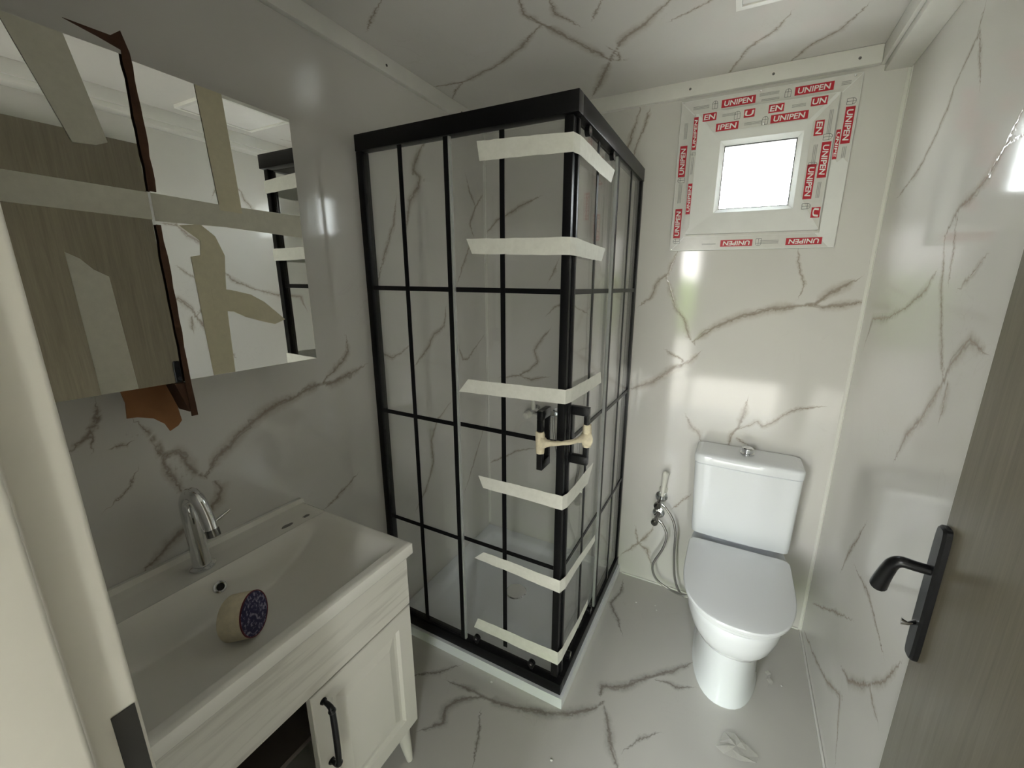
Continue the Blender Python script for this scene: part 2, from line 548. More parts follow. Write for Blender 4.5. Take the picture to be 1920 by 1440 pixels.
V_LEFT = [
  (2.2, [(-0.808,1.143), (-0.870,1.123), (-0.940,1.109), (-0.991,1.115), (-1.064,1.094), (-1.119,1.084), (-1.166,1.067), (-1.233,1.026), (-1.290,0.981), (-1.320,0.944)]),
  (1.4, [(-0.864,1.239), (-0.861,1.202), (-0.907,1.161), (-0.965,1.121)]),
  (2, [(-1.419,1.111), (-1.405,1.081), (-1.390,1.031), (-1.366,1.030), (-1.340,0.963), (-1.321,0.939)]),
  (1.5, [(-1.407,1.072), (-1.396,1.015), (-1.379,0.951), (-1.374,0.925)]),
  (1.4, [(-1.482,1.179), (-1.484,1.152), (-1.506,1.116), (-1.527,1.100)]),
  (1, [(-1.505,1.092), (-1.495,1.136), (-1.482,1.163)]),
  (2, [(-1.304,0.921), (-1.290,0.899), (-1.303,0.869), (-1.335,0.849), (-1.380,0.829), (-1.419,0.809), (-1.465,0.776)]),
  (0.8, [(-1.493,0.958), (-1.469,0.976), (-1.449,1.006)]),
  (0.6, [(-1.466,1.079), (-1.454,1.081)]),
  (1, [(-1.004,0.689), (-0.945,0.714), (-0.882,0.747)]),
  (1.6, [(-0.417,1.982), (-0.481,1.893), (-0.494,1.854), (-0.457,1.844), (-0.475,1.797), (-0.521,1.746), (-0.548,1.650)]),
  (0.9, [(-0.593,1.733), (-0.608,1.660), (-0.659,1.553), (-0.711,1.432)]),
  (1.2, [(-0.736,1.186), (-0.664,1.149), (-0.578,1.184)]),
  (1.4, [(-0.535,1.107), (-0.457,1.168), (-0.421,1.216), (-0.349,1.247), (-0.332,1.322)]),
  (1, [(-0.150,1.905), (-0.126,1.852), (-0.080,1.793), (-0.132,1.709), (-0.106,1.666)]),
  (0.8, [(-0.080,1.793), (-0.027,1.848)]),
  (1, [(-0.122,1.634), (-0.181,1.537), (-0.238,1.443)]),
  (0.9, [(-0.254,1.158), (-0.217,1.078), (-0.175,1.071), (-0.035,1.167)]),
  (1.2, [(-0.326,0.878), (-0.425,0.823), (-0.470,0.738), (-0.465,0.624), (-0.524,0.519), (-0.590,0.458)]),
  (0.9, [(-0.040,0.673), (-0.118,0.546), (-0.229,0.375)]),
]
V_BACK = [
  (1, [(0.008,1.678), (0.069,1.739), (0.137,1.766), (0.211,1.800), (0.292,1.827)]),
  (1, [(0.398,1.534), (0.386,1.503), (0.360,1.460)]),
  (0.9, [(0.355,1.295), (0.399,1.338), (0.469,1.348), (0.547,1.311)]),
  (1.5, [(0.091,0.950), (0.195,0.971), (0.264,1.015), (0.303,1.054), (0.283,1.113), (0.320,1.168), (0.357,1.212)]),
  (1.2, [(0.195,0.971), (0.265,0.956), (0.352,0.980)]),
  (0.9, [(-0.006,0.430), (0.083,0.483), (0.192,0.551), (0.284,0.580)]),
  (2.6, [(0.789,0.976), (0.870,1.015), (0.915,1.049), (0.957,1.088), (1.018,1.122), (1.052,1.158)]),
  (2.2, [(1.029,1.209), (1.062,1.238), (1.111,1.279), (1.187,1.320), (1.250,1.341), (1.321,1.359), (1.395,1.373), (1.437,1.380), (1.474,1.417), (1.512,1.443), (1.540,1.464)]),
  (1.8, [(1.395,1.373), (1.463,1.367), (1.521,1.380), (1.583,1.390)]),
  (1.4, [(0.804,1.357), (0.841,1.391), (0.868,1.462), (0.904,1.488), (0.928,1.562)]),
  (1.3, [(0.899,1.475), (0.920,1.412), (0.947,1.348), (0.982,1.305), (1.008,1.234), (1.036,1.197)]),
  (0.9, [(0.939,1.155), (0.993,1.126)]),
  (0.9, [(1.356,1.565), (1.365,1.516), (1.394,1.449), (1.383,1.404)]),
  (2, [(1.213,0.784), (1.219,0.834), (1.239,0.865), (1.255,0.929), (1.258,0.976)]),
  (1.2, [(1.240,0.858), (1.304,0.903), (1.329,0.884), (1.359,0.906), (1.387,0.943), (1.435,0.973), (1.504,0.993)]),
  (1.2, [(1.038,0.874), (1.058,0.834), (1.086,0.817), (1.095,0.790)]),
  (1, [(1.239,0.817), (1.270,0.802)]),
  (1.6, [(0.799,0.111), (0.860,0.181), (0.908,0.244), (0.934,0.300)]),
  (1.3, [(0.854,0.263), (0.869,0.196), (0.913,0.174), (0.939,0.110)]),
  (0.8, [(1.022,0.439), (1.073,0.502)]),
  (1.3, [(0.646,1.885), (0.707,1.999), (0.741,2.120)]),
  (1, [(0.722,1.938), (0.775,2.096)]),
]
V_RIGHT = [
  (1.3, [(-0.457,2.019), (-0.454,1.973), (-0.396,1.917), (-0.369,1.860), (-0.330,1.815), (-0.261,1.757), (-0.137,1.716)]),
  (1.1, [(-0.460,1.989), (-0.495,1.920), (-0.526,1.860)]),
  (1.6, [(-0.733,1.742), (-0.707,1.700), (-0.668,1.651), (-0.621,1.625), (-0.565,1.604), (-0.530,1.556)]),
  (1, [(-0.754,1.696), (-0.710,1.694)]),
  (1.4, [(-0.530,1.556), (-0.576,1.443), (-0.614,1.375), (-0.651,1.310), (-0.686,1.261)]),
  (1.2, [(-0.572,1.590), (-0.594,1.510), (-0.608,1.456)]),
  (1.4, [(-0.526,1.472), (-0.492,1.436), (-0.393,1.389), (-0.260,1.351), (-0.120,1.341), (-0.089,1.253)]),
  (2.2, [(-0.803,1.331), (-0.757,1.343), (-0.706,1.291), (-0.690,1.241), (-0.639,1.155), (-0.580,1.089), (-0.552,1.028)]),
  (1.2, [(-0.713,1.253), (-0.717,1.192)]),
  (1, [(-0.675,1.449), (-0.719,1.484)]),
  (1.4, [(-0.445,0.766), (-0.403,0.688), (-0.367,0.626), (-0.338,0.548)]),
  (1, [(-0.450,0.627), (-0.583,0.639), (-0.728,0.596)]),
  (1, [(-0.103,0.218), (-0.366,0.399), (-0.504,0.492)]),
  (1.6, [(-0.522,0.332), (-0.588,0.354), (-0.673,0.430), (-0.774,0.553), (-0.811,0.635)]),
  (1.3, [(-0.061,0.042), (-0.268,0.112), (-0.423,0.176), (-0.550,0.263), (-0.586,0.188), (-0.623,0.110)]),
  (1.2, [(-0.708,0.468), (-0.774,0.454)]),
]
V_FLOOR = [
  (2.2, [(1.172,-0.387), (1.107,-0.455), (1.019,-0.533), (0.967,-0.591), (0.893,-0.629), (0.895,-0.664)]),
  (1.2, [(1.062,-0.517), (1.114,-0.502), (1.141,-0.509), (1.183,-0.488)]),
  (2.2, [(0.393,-0.865), (0.467,-0.859), (0.530,-0.858), (0.607,-0.848), (0.693,-0.824), (0.776,-0.797), (0.836,-0.762), (0.892,-0.715), (0.909,-0.682)]),
  (1.8, [(0.530,-0.858), (0.459,-0.894), (0.426,-0.949), (0.450,-0.992), (0.406,-1.040)]),
  (2, [(0.909,-0.682), (0.943,-0.735), (0.973,-0.806), (1.007,-0.858)]),
  (1.2, [(0.824,-0.072), (0.830,-0.143), (0.805,-0.226), (0.863,-0.308), (0.893,-0.359)]),
  (1, [(1.018,-0.795), (1.054,-0.740), (1.096,-0.707)]),
  (1.4, [(0.249,-0.905), (0.309,-0.863), (0.361,-0.808)]),
  (1, [(0.548,-0.916), (0.585,-0.984), (0.607,-1.043)]),
]


def panel(name, f, ur, vr, veins, mat, hole=None, step=0.008, thick=0.05, outward=(0, 0, 0), **k):
    """a wall-size sheet as a fine grid that stores the distance to the nearest vein line;
    f maps (u, v) to a point, hole = (u0, u1, v0, v1) is left open, outward gives the panel its thickness"""
    def axis(r, cuts):
        pts = sorted({r[0], r[1], *[c for c in cuts if r[0] < c < r[1]]})
        out = []
        for a, b in zip(pts, pts[1:]):
            n = max(1, int(round((b - a) / step)))
            out += [a + (b - a) * i / n for i in range(n)]
        return np.array(out + [pts[-1]])
    us = axis(ur, hole[:2] if hole else [])
    vs = axis(vr, hole[2:] if hole else [])
    U, V = np.meshgrid(us, vs, indexing='ij')
    u, v = U.ravel(), V.ravel()
    best = np.full(u.shape, 9.0)
    sdist = np.full(u.shape, 9.0)
    wid = np.ones(u.shape)
    second = np.full(u.shape, 9.0)
    for w, line in veins:
        best0 = best.copy()
        own = np.full(u.shape, 9.0)
        L = len(line) - 1
        for i in range(L):
            (ax, ay), (bx_, by) = line[i], line[i + 1]
            dx, dy = bx_ - ax, by - ay
            t = np.clip(((u - ax) * dx + (v - ay) * dy) / (dx * dx + dy * dy), 0, 1)
            ex, ey = u - ax - t * dx, v - ay - t * dy
            d = np.hypot(ex, ey)
            s = np.sign(dx * ey - dy * ex)
            taper = 1.0
            if i == 0 and L > 1: taper = 0.35 + 0.65 * t
            if i == L - 1 and L > 1: taper = 1.0 - 0.65 * t
            own = np.minimum(own, d)
            m = d < best
            best = np.where(m, d, best)
            sdist = np.where(m, d * s, sdist)
            wid = np.where(m, w * taper, wid)
        second = np.minimum(second, np.maximum(best0, own))
    near = np.clip((0.034 - best) / 0.016, 0, 1)
    near *= np.where(best < 0.005, 1.0, np.clip((second - best - 0.013) / 0.008, 0, 1))      # no false line half way between two veins
    nu, nv = len(us), len(vs)
    co = [f(a, b) for a, b in zip(u, v)]
    idx = np.arange(nu * nv).reshape(nu, nv)
    quads = np.stack([idx[:-1, :-1], idx[1:, :-1], idx[1:, 1:], idx[:-1, 1:]], -1)
    if hole:
        uc, vc = (us[:-1] + us[1:]) / 2, (vs[:-1] + vs[1:]) / 2
        keep = ~(((uc > hole[0]) & (uc < hole[1]))[:, None] & ((vc > hole[2]) & (vc < hole[3]))[None, :])
        quads = quads[keep]
    faces = quads.reshape(-1, 4).tolist()
    # back face and rim
    out = Vector(outward) * thick
    n0 = len(co)
    cor = [(ur[0], vr[0]), (ur[1], vr[0]), (ur[1], vr[1]), (ur[0], vr[1])]
    ci = [idx[0, 0], idx[-1, 0], idx[-1, -1], idx[0, -1]]
    co += [tuple(Vector(f(*c)) + out) for c in cor]
    if not hole:
        faces.append([n0, n0 + 3, n0 + 2, n0 + 1])
    for a in range(4):
        b = (a + 1) % 4
        faces.append([int(ci[a]), int(n0 + a), int(n0 + b), int(ci[b])])
    me = bpy.data.meshes.new(name)
    me.from_pydata([tuple(c) for c in co], [], faces)
    pad = np.zeros(len(co) - n0)
    for an, arr in (('vein_side', np.append(sdist, pad + 9)), ('vein_width', np.append(wid, pad + 1)), ('vein_near', np.append(near, pad))):
        at = me.attributes.new(an, 'FLOAT', 'POINT')
        at.data.foreach_set('value', arr.astype(np.float32))
    me.update()
    return link_mesh(name, me, mat, kind='structure', **k)


HOLE = (1.05, 1.32, 1.70, 1.96)          # window hole in the back wall
panel('floor', lambda u, v: (u, v, 0.0), (0, W), (D - 0.06, 0), V_FLOOR, 'marble_floor', outward=(0, 0, -1),
      label='grey taupe glossy floor with brown marble veins')
panel('ceiling', lambda u, v: (u, v, H), (0, W), (D, 0), V_CEIL, 'marble_wall', outward=(0, 0, 1),
      label='pale marble print ceiling with brown veins')
panel('wall_left', lambda u, v: (0.0, u, v), (D, 0), (0, H), V_LEFT, 'marble_wall', outward=(-1, 0, 0),
      label='glossy marble print wall behind vanity and mirror')
panel('wall_back', lambda u, v: (u, 0.0, v), (0, W), (0, H), V_BACK, 'marble_wall', hole=HOLE, outward=(0, 1, 0),
      label='glossy marble print wall behind the toilet')
panel('wall_right', lambda u, v: (W, u, v), (D, 0), (0, H), V_RIGHT, 'marble_wall', outward=(1, 0, 0),
      label='glossy marble print wall behind the open door')

# front wall with the door opening (the camera stands in it)
JX = 0.715
bm = B()
box(bm, (-0.05, D - 0.06, 0), (JX - 0.02, D, H))
box(bm, (JX - 0.02, D - 0.06, 2.06), (W + 0.05, D, H))
o = obj('wall_front', bm, 'marble_wall', kind='structure', label='marble print wall around the doorway')

# hall outside the doorway: open yard entrance, plus unseen gaps added for light
def struct(name, bm, mat, label, smooth=None):
    return obj(name, bm, mat, None, smooth, label, None, None, 'structure')


HY = -3.2
struct('floor', bx((-1.2, HY - 0.1, -0.05), (3.2, D - 0.062, -0.001)), 'hall_floor', 'brown hall floor outside the doorway')
struct('ceiling', bx((-1.2, HY - 0.1, 2.3), (3.2, D - 0.062, 2.36)), 'hall_wall', 'plain hall ceiling outside the doorway')
bm = B()
box(bm, (-1.2, HY - 0.1, 0), (0.20, HY, 2.3))
box(bm, (0.74, HY - 0.1, 0), (0.78, HY, 2.3))
box(bm, (0.78, HY - 0.1, 0.40), (1.70, HY, 2.3))  # solid above keeps reflections dim, low gap added beneath for light
box(bm, (1.94, HY - 0.1, 0.40), (2.40, HY, 2.3))
box(bm, (2.40, HY - 0.1, 0), (3.2, HY, 2.3))
box(bm, (1.70, HY - 0.1, 2.0), (1.94, HY, 2.3))  # tops the side gap, an opening added for light
box(bm, (0.20, HY - 0.1, 2.0), (0.74, HY, 2.3))
struct('wall_hall', bm, 'hall_wall', 'beige outer wall of the hall with an entrance and gaps added for light')
struct('wall_hall_left', bx((-1.26, HY, 0), (-1.2, D - 0.062, 2.3)), 'hall_wall', 'beige side wall of the hall by the vanity side')
struct('wall_hall_right', bx((3.2, HY, 0), (3.26, D - 0.062, 2.3)), 'hall_wall', 'beige side wall of the hall by the door side')
bm = B()
box(bm, (-1.2, D - 0.09, 0), (0.64, D - 0.0605, 2.3))
box(bm, (1.64, D - 0.09, 0), (3.2, D - 0.0605, 2.3))
box(bm, (0.64, D - 0.09, 2.1), (1.64, D - 0.0605, 2.3))
struct('wall_hall_front', bm, 'hall_wall', 'beige hall side of the bathroom wall')
struct('ground', bx((-25, -30, -0.25), (27, 30, -0.15)), 'soil', 'bare brown yard soil outside')
bm = B()
for i in range(46):
    x = -11 + i * 0.54 + random.uniform(-.15, .15)
    r = random.uniform(0.95, 1.25)
    mt = Matrix.Translation((x, -13 + random.uniform(-.5, .5), -0.2 + r * 0.75)) @ Matrix.Diagonal((r, r * .8, r * random.uniform(.85, 1.2), 1))
    bmesh.ops.create_icosphere(bm, subdivisions=2, radius=1.0, matrix=mt)
for v in bm.verts:
    v.co += Vector((random.uniform(-.06, .06), random.uniform(-.06, .06), random.uniform(-.06, .06)))
obj('hedge', bm, 'leaf', None, None, 'green hedge growing along the far side of the yard', 'hedge', None, 'stuff')

# ------------------------------------------------------------------ trims
def screw(parent, p, axis):
    bm = lathe(B(), [(0.0, 0.0012), (0.0035, 0.001), (0.0045, 0.0)], p, axis, 10)
    return obj('screw', bm, 'valve_dark', parent, 30)


t_left = struct('trim_1', bx((0.0002, D + .0002, 2.126), (0.022, -0.0002, H - .0002), 0.004), 'white_pvc', 'white ceiling strip above the vanity wall', 30)
for y in (-1.15, -0.62, -0.2):
    screw(t_left, (0.022, y, 2.150), (1, 0, 0))
t_back = struct('trim_2', bx((0.0222, -0.022, 2.126), (1.4998, -0.0002, H - .0002), 0.004), 'white_pvc', 'white ceiling strip above the small window', 30)
for x in (0.93, 1.20, 1.44):
    screw(t_back, (x, -0.022, 2.150), (0, -1, 0))
bm = B()
box(bm, (1.50, D + .0002, 2.128), (1.512, -0.0002, H - .0002), 0.002)
box(bm, (1.5122, D + .0002, 2.108), (W - .0002, -0.0002, 2.135), 0.003)
t_right = struct('trim_3', bm, 'white_pvc', 'deep white ceiling channel along the right wall', 30)
bm = B()
box(bm, (W - .011, -0.0025, 0.0), (W - .0002, -0.0002, 2.1075))
box(bm, (W - .0025, -0.011, 0.0), (W - .0002, -0.0026, 2.1075))
struct('trim_4', bm, 'white_pvc', 'thin white corner strip beside the toilet')
bm = B()
box(bm, (0.0002, -0.0025, 0.06), (0.011, -0.0002, 2.1255))
box(bm, (0.0002, -0.011, 0.06), (0.0025, -0.0026, 2.1255))
struct('trim_5', bm, 'white_pvc', 'thin white corner strip inside the shower')
struct('baseboard_back', bx((0.80, -0.008, 0.0002), (W - .012, -0.0002, 0.008), 0.003), 'white_pvc', 'thin white bead between back wall and floor', 30)
struct('baseboard_right', bx((W - .008, D, 0.0002), (W - .0002, -0.012, 0.008), 0.003), 'white_pvc', 'thin white bead between right wall and floor', 30)

# door frame on the vanity side: rebate, stop, casing, strike plate
fr = empty('trim_6', (JX, -1.73, 0), 'warm white door frame with a steel strike plate', None, None, 'structure')
obj('frame_post', bx((JX - 0.02, -1.7325, 0), (JX, -1.6955, 2.05), 0.004, 3), 'jamb_pvc', fr, 40)
obj('door_stop', bx((JX - 0.02, -1.790, 0), (JX + 0.020, -1.7330, 2.05), 0.004, 3), 'jamb_pvc', fr, 40)
obj('outer_casing', bx((0.60, -1.802, 0), (JX + 0.012, -1.7905, 2.10), 0.003, 2), 'white_window', fr, 40)
obj('strike_plate', bx((JX, -1.7150, 0.86), (JX + 0.0012, -1.6985, 1.052), 0.0005, 1), 'steel', fr, label='dull steel strike plate')
fr2 = empty('trim_7', (W, -1.73, 0), 'white hinge side post of the door frame', None, None, 'structure')
obj('frame_post', bx((W - .004, -1.79, 0), (W + .05, D - 0.001, 2.05), 0.003), 'jamb_pvc', fr2, 40)
obj('frame_head', bx((JX + 0.021, -1.79, 2.01), (W - .005, -1.735, 2.05), 0.003), 'jamb_pvc', fr2, 40)

# ------------------------------------------------------------------ window
WY = -0.018
win = empty('window_1', (1.18, 0, 1.575), 'small square white window with protective film printed red', None, None, 'structure')


def ring(lo, hi, ilo, ihi, y0, y1, iy=None):
    """mitred rectangular frame: outer rectangle, inner rectangle, front face at y0 (inner edge at iy), back at y1"""
    bm = B()
    iy = y0 if iy is None else iy
    R = []
    for (a, b, y) in ((lo, hi, y1), (lo, hi, y0), (ilo, ihi, iy), (ilo, ihi, y1)):
        R.append([bm.verts.new((x, y, z)) for x, z in ((a[0], a[1]), (b[0], a[1]), (b[0], b[1]), (a[0], b[1]))])
    for a, b in zip(R, R[1:] + R[:1]):
        for k in range(4):
            bm.faces.new((a[k], a[(k + 1) % 4], b[(k + 1) % 4], b[k]))
    return bm


obj('casing', ring((0.905, 1.576), (1.458, 2.110), (0.955, 1.626), (1.408, 2.060), -0.020, -0.0002), 'white_window', win)
sash = obj('sash', ring((0.962, 1.634), (1.400, 2.054), (1.055, 1.708), (1.315, 1.955), -0.046, -0.0002, -0.040), 'white_window', win)
obj('glazing_bead', ring((1.0551, 1.7081), (1.3149, 1.9549), (1.070, 1.722), (1.300, 1.940), -0.0398, 0.010, -0.026), 'white_window', win)
obj('gasket', ring((1.0701, 1.7221), (1.2999, 1.9399), (1.0725, 1.7245), (1.2975, 1.9375), -0.0255, -0.018), 'rubber_and_hole', win)
obj('pane', bx((1.0703, -0.0175, 1.7223), (1.2997, -0.0125, 1.9397)), 'frosted', win)
obj('sash_gap_seal', ring((0.9551, 1.6261), (1.4079, 2.0599), (0.9619, 1.6339), (1.4001, 2.0541), -0.019, -0.001), 'film', win)
obj('outer_frame', ring((1.030, 1.680), (1.340, 1.980), (1.0701, 1.7221), (1.2999, 1.9399), 0.0005, 0.055), 'white_window', win)


def flat(name, poly, y, mat, parent, t=0.0003):
    return obj(name, prism(B(), poly, lambda u, v, d: (u, y - d, v), t), mat, parent)


def rect(cx, cz, w, h, r=0):
    if r % 180:
        w, h = h, w
    return [(cx - w / 2, cz - h / 2), (cx + w / 2, cz - h / 2), (cx + w / 2, cz + h / 2), (cx - w / 2, cz + h / 2)]


FILM = {
    'top': ([(0.907, 2.108), (0.957, 2.060), (1.406, 2.060), (1.456, 2.108)], -0.020),
    'left': ([(0.907, 1.578), (0.954, 1.627), (0.954, 2.058), (0.907, 2.106)], -0.020),
    'right': ([(1.409, 2.058), (1.409, 1.875), (1.425, 1.850), (1.440, 1.862), (1.456, 1.846), (1.456, 2.106)], -0.020),
    'bottom': ([(0.912, 1.578), (1.440, 1.578), (1.395, 1.625), (0.957, 1.625)], -0.020),
    'sash_top': ([(0.972, 2.052), (1.030, 1.985), (1.325, 1.985), (1.390, 2.052)], -0.0462),
    'sash_right': ([(1.398, 2.046), (1.336, 1.976), (1.334, 1.745), (1.365, 1.690), (1.398, 1.640)], -0.0462),
    'sash_left': ([(0.9555, 1.640), (0.962, 1.640), (0.974, 1.660), (0.974, 2.035), (0.9555, 2.052)], -0.0462),
}
films = {k: flat('protective_film', p, y, 'film', win) for k, (p, y) in FILM.items()}


def letters(body, cx, cz, y, height, maxw, rot):
    cu = bpy.data.curves.new('lettering', 'FONT')
    cu.body = body
    cu.align_x, cu.align_y = 'CENTER', 'CENTER'
    cu.size = 1.0
    cu.offset = 0.022
    cu.shear = 0.08
    tmp = bpy.data.objects.new('lettering_source', cu)
    COL.objects.link(tmp)
    dg = bpy.context.evaluated_depsgraph_get()
    me = bpy.data.meshes.new_from_object(tmp.evaluated_get(dg))
    bpy.data.objects.remove(tmp)
    bpy.data.curves.remove(cu)
    xs = [v.co.x for v in me.vertices]; ys = [v.co.y for v in me.vertices]
    cxm, cym = (min(xs) + max(xs)) / 2, (min(ys) + max(ys)) / 2
    sx = maxw / (max(xs) - min(xs)); sy = height / (max(ys) - min(ys))
    a = math.radians(rot)
    for v in me.vertices:
        u, w = (v.co.x - cxm) * sx, (v.co.y - cym) * sy
        v.co = Vector((cx + u * math.cos(a) - w * math.sin(a), y, cz + u * math.sin(a) + w * math.cos(a)))
    return me


LABELS = [
    ('UNIPEN', 0, 1.099, 2.083, 'top'), ('UNIPEN', 0, 1.327, 2.085, 'top'),
    ('UNIPEN', 90, 0.925, 1.905, 'left'), ('UNIPEN', 90, 0.927, 1.679, 'left'),
    ('UNIPEN', 90, 0.9645, 1.989, 'sash_left'), ('UNIPEN', 90, 0.9645, 1.763, 'sash_left'),
    ('UNIPEN', -90, 1.438, 1.960, 'right'), ('UNIPEN', -90, 1.384, 1.855, 'sash_right'), ('UNIPEN', -90, 1.352, 1.790, 'sash_right'),
    ('EN', -90, 1.356, 1.955, 'sash_right'), ('U', -90, 1.384, 1.690, 'sash_right'), ('UNIPE', -90, 1.4155, 1.905, 'right'),
    ('UNIPEN', 180, 1.147, 1.599, 'bottom'), ('UNIPEN', 180, 1.365, 1.599, 'bottom'),
    ('IPEN', 0, 1.072, 1.999, 'sash_top'), ('UNIPEN', 0, 1.264, 2.001, 'sash_top'),
    ('U', 0, 1.140, 2.031, 'sash_top'), ('EN', 0, 1.222, 2.034, 'sash_top'), ('EN', 0, 1.010, 2.038, 'sash_top'), ('UN', 0, 1.345, 2.036, 'sash_top'),
]
for txt, r, x, z, k in LABELS:
    small = k == 'sash_left' or (txt == 'UNIPE')
    h = 0.0165 if small else (0.026 if r != 180 else 0.024)
    if k == 'sash_left': h = 0.0155
    if txt == 'UNIPE': h = 0.0125
    w = {'UNIPEN': 0.110, 'UNIPE': 0.090, 'IPEN': 0.074, 'EN': 0.046, 'UN': 0.046, 'U': 0.034}[txt]
    y = FILM[k][1] - 0.0003
    flat('print_block', rect(x, z, w, h, r), y, 'red_print', films[k], 0.0002)
    link_mesh('lettering', letters(txt, x, z, y - 0.0004, h * 0.66, w * 0.84, r), 'white_print', films[k])
# grey small print and the arched arrow emblems between the red blocks
for x, z, w, h, r, k in [(1.195, 2.092, 0.06, 0.010, 0, 'top'), (1.200, 2.074, 0.055, 0.008, 0, 'top'), (0.975, 2.083, 0.055, 0.012, 0, 'top'), (1.415, 2.086, 0.026, 0.013, 0, 'top'),
                         (0.925, 1.79, 0.07, 0.014, 90, 'left'), (0.927, 2.01, 0.055, 0.013, 90, 'left'), (0.9645, 1.88, 0.06, 0.009, 90, 'sash_left'),
                         (1.4395, 1.879, 0.034, 0.013, -90, 'right'), (1.354, 1.875, 0.06, 0.013, -90, 'sash_right'), (1.384, 1.970, 0.07, 0.012, -90, 'sash_right'), (1.382, 1.762, 0.05, 0.012, -90, 'sash_right'),
                         (1.257, 1.600, 0.06, 0.014, 0, 'bottom'), (1.05, 1.598, 0.05, 0.006, 0, 'bottom'), (1.155, 1.998, 0.055, 0.010, 0, 'sash_top'), (1.075, 2.036, 0.045, 0.010, 0, 'sash_top'), (1.288, 2.032, 0.04, 0.010, 0, 'sash_top')]:
    y = FILM[k][1] - 0.0003
    n = 3 if h > 0.009 else 2
    bm = B()
    for i in range(n):
        off = (i - (n - 1) / 2) * h / n
        cx, cz = (x, z + off) if r == 0 else (x + off, z)
        prism(bm, rect(cx, cz, w, h / n * 0.55, r), lambda u, v, d: (u, y - d, v), 0.0002)
    obj('small_print', bm, 'grey_print', films[k])
for x, z, r, k in [(1.022, 2.084, 0, 'top'), (1.252, 2.084, 0, 'top'), (1.437, 2.030, -90, 'right'), (0.926, 1.838, 90, 'left'), (0.928, 1.612, 90, 'left'), (0.9645, 1.920, 90, 'sash_left'), (1.222, 1.600, 180, 'bottom'),
                   (1.192, 2.000, 0, 'sash_top'), (1.102, 2.030, 0, 'sash_top'), (1.353, 1.712, -90, 'sash_right'), (1.354, 1.842, -90, 'sash_right'), (1.384, 1.925, -90, 'sash_right')]:
    y = FILM[k][1] - 0.0003
    a = math.radians(r)
    s = 0.62 if k == 'sash_left' else 1.0
    bm = B()
    arch = [(-0.009, -0.012), (0.009, -0.012), (0.009, 0.004)] + [(0.009 * math.cos(t * math.pi / 6), 0.004 + 0.009 * math.sin(t * math.pi / 6)) for t in range(1, 6)] + [(-0.009, 0.004)]
    segs = list(zip(arch, arch[1:] + arch[:1])) + [((0, -0.012), (0, 0.012)), ((-0.009, 0.004), (0.009, 0.004))]
    for (p, q) in segs:
        dx, dy = q[0] - p[0], q[1] - p[1]
        l = math.hypot(dx, dy); nx, ny = -dy / l * 0.0006, dx / l * 0.0006
        poly = [(p[0] + nx, p[1] + ny), (q[0] + nx, q[1] + ny), (q[0] - nx, q[1] - ny), (p[0] - nx, p[1] - ny)]
        poly = [(x + s * (u * math.cos(a) - v * math.sin(a)), z + s * (u * math.sin(a) + v * math.cos(a))) for u, v in poly]
        prism(bm, poly, lambda u, v, d: (u, y - d, v), 0.0002)
    obj('emblem', bm, 'dark_print', films[k])
for x, z in ((0.909, 2.107), (1.168, 2.104), (1.436, 2.1035), (0.910, 1.581), (1.188, 1.990)):
    yy = -0.0464 if z == 1.990 else -0.0202
    obj('film_dome', lathe(B(), [(0.0, 0.0022), (0.003, 0.0014), (0.0035, 0.0)], (x, yy - 0.0002, z), (0, -1, 0), 10), 'chrome', win, 30)  # small chrome domes set on the film

# ------------------------------------------------------------------ ceiling lamp
lamp = empty('ceiling_lamp', (1.24, -0.56, H - 0.012), 'flat square white lamp on the marble ceiling', 'lamp')
bm = B()
for lo, hi in (((1.085, -0.72), (1.395, -0.705)), ((1.085, -0.415), (1.395, -0.400)), ((1.085, -0.705), (1.10, -0.415)), ((1.38, -0.705), (1.395, -0.415))):
    box(bm, (*lo, H - 0.014), (*hi, H - 0.0002))
obj('lamp_frame', bm, 'white_pvc', lamp)
obj('diffuser', bx((1.1005, -0.7045, H - 0.011), (1.3795, -0.4155, H - 0.0004), 0.002), 'lamp_white', lamp, 30)

# ------------------------------------------------------------------ shower tray and cabin
SX, SY = 0.778, -0.764
tray = empty('shower_tray', (0.40, -0.39, 0), 'low white acrylic shower tray under the black framed cabin', 'shower tray')
bm = B()
n = 26
zrim, zin = 0.043, 0.022


def trayz(x, y):
    d = min(x - 0.002, SX + 0.010 - x, y - (SY - 0.010), -0.002 - y)
    if d < 0.055: return zrim
    t = min(1, (d - 0.055) / 0.03)
    t = t * t * (3 - 2 * t)
    r = math.hypot(x - 0.39, y + 0.38)
    return zrim - (zrim - zin) * t - 0.004 * t * max(0, 1 - r / 0.35)


xs = [0.002 + (SX + 0.008) * i / 60 for i in range(61)]
ys = [SY - 0.010 + (-SY + 0.008) * i / 60 for i in range(61)]
g = [[bm.verts.new((x, y, trayz(x, y))) for y in ys] for x in xs]
for i in range(60):
    for j in range(60):
        bm.faces.new((g[i][j], g[i + 1][j], g[i + 1][j + 1], g[i][j + 1]))
edge = [g[i][0] for i in range(61)] + [g[60][j] for j in range(1, 61)] + [g[i][60] for i in range(59, -1, -1)] + [g[0][j] for j in range(59, 0, -1)]
low = [bm.verts.new((v.co.x, v.co.y, 0.0005)) for v in edge]
for k in range(len(edge)):
    k2 = (k + 1) % len(edge)
    bm.faces.new((edge[k], low[k], low[k2], edge[k2]))
bm.faces.new(low[::-1])
obj('tray_body', bm, 'ceramic', tray, 40)
obj('drain_cover', lathe(B(), [(0.0, 0.005), (0.045, 0.004), (0.05, 0.0)], (0.39, -0.38, zin - 0.0035), (0, 0, 1), 30), 'chrome', tray, 30)

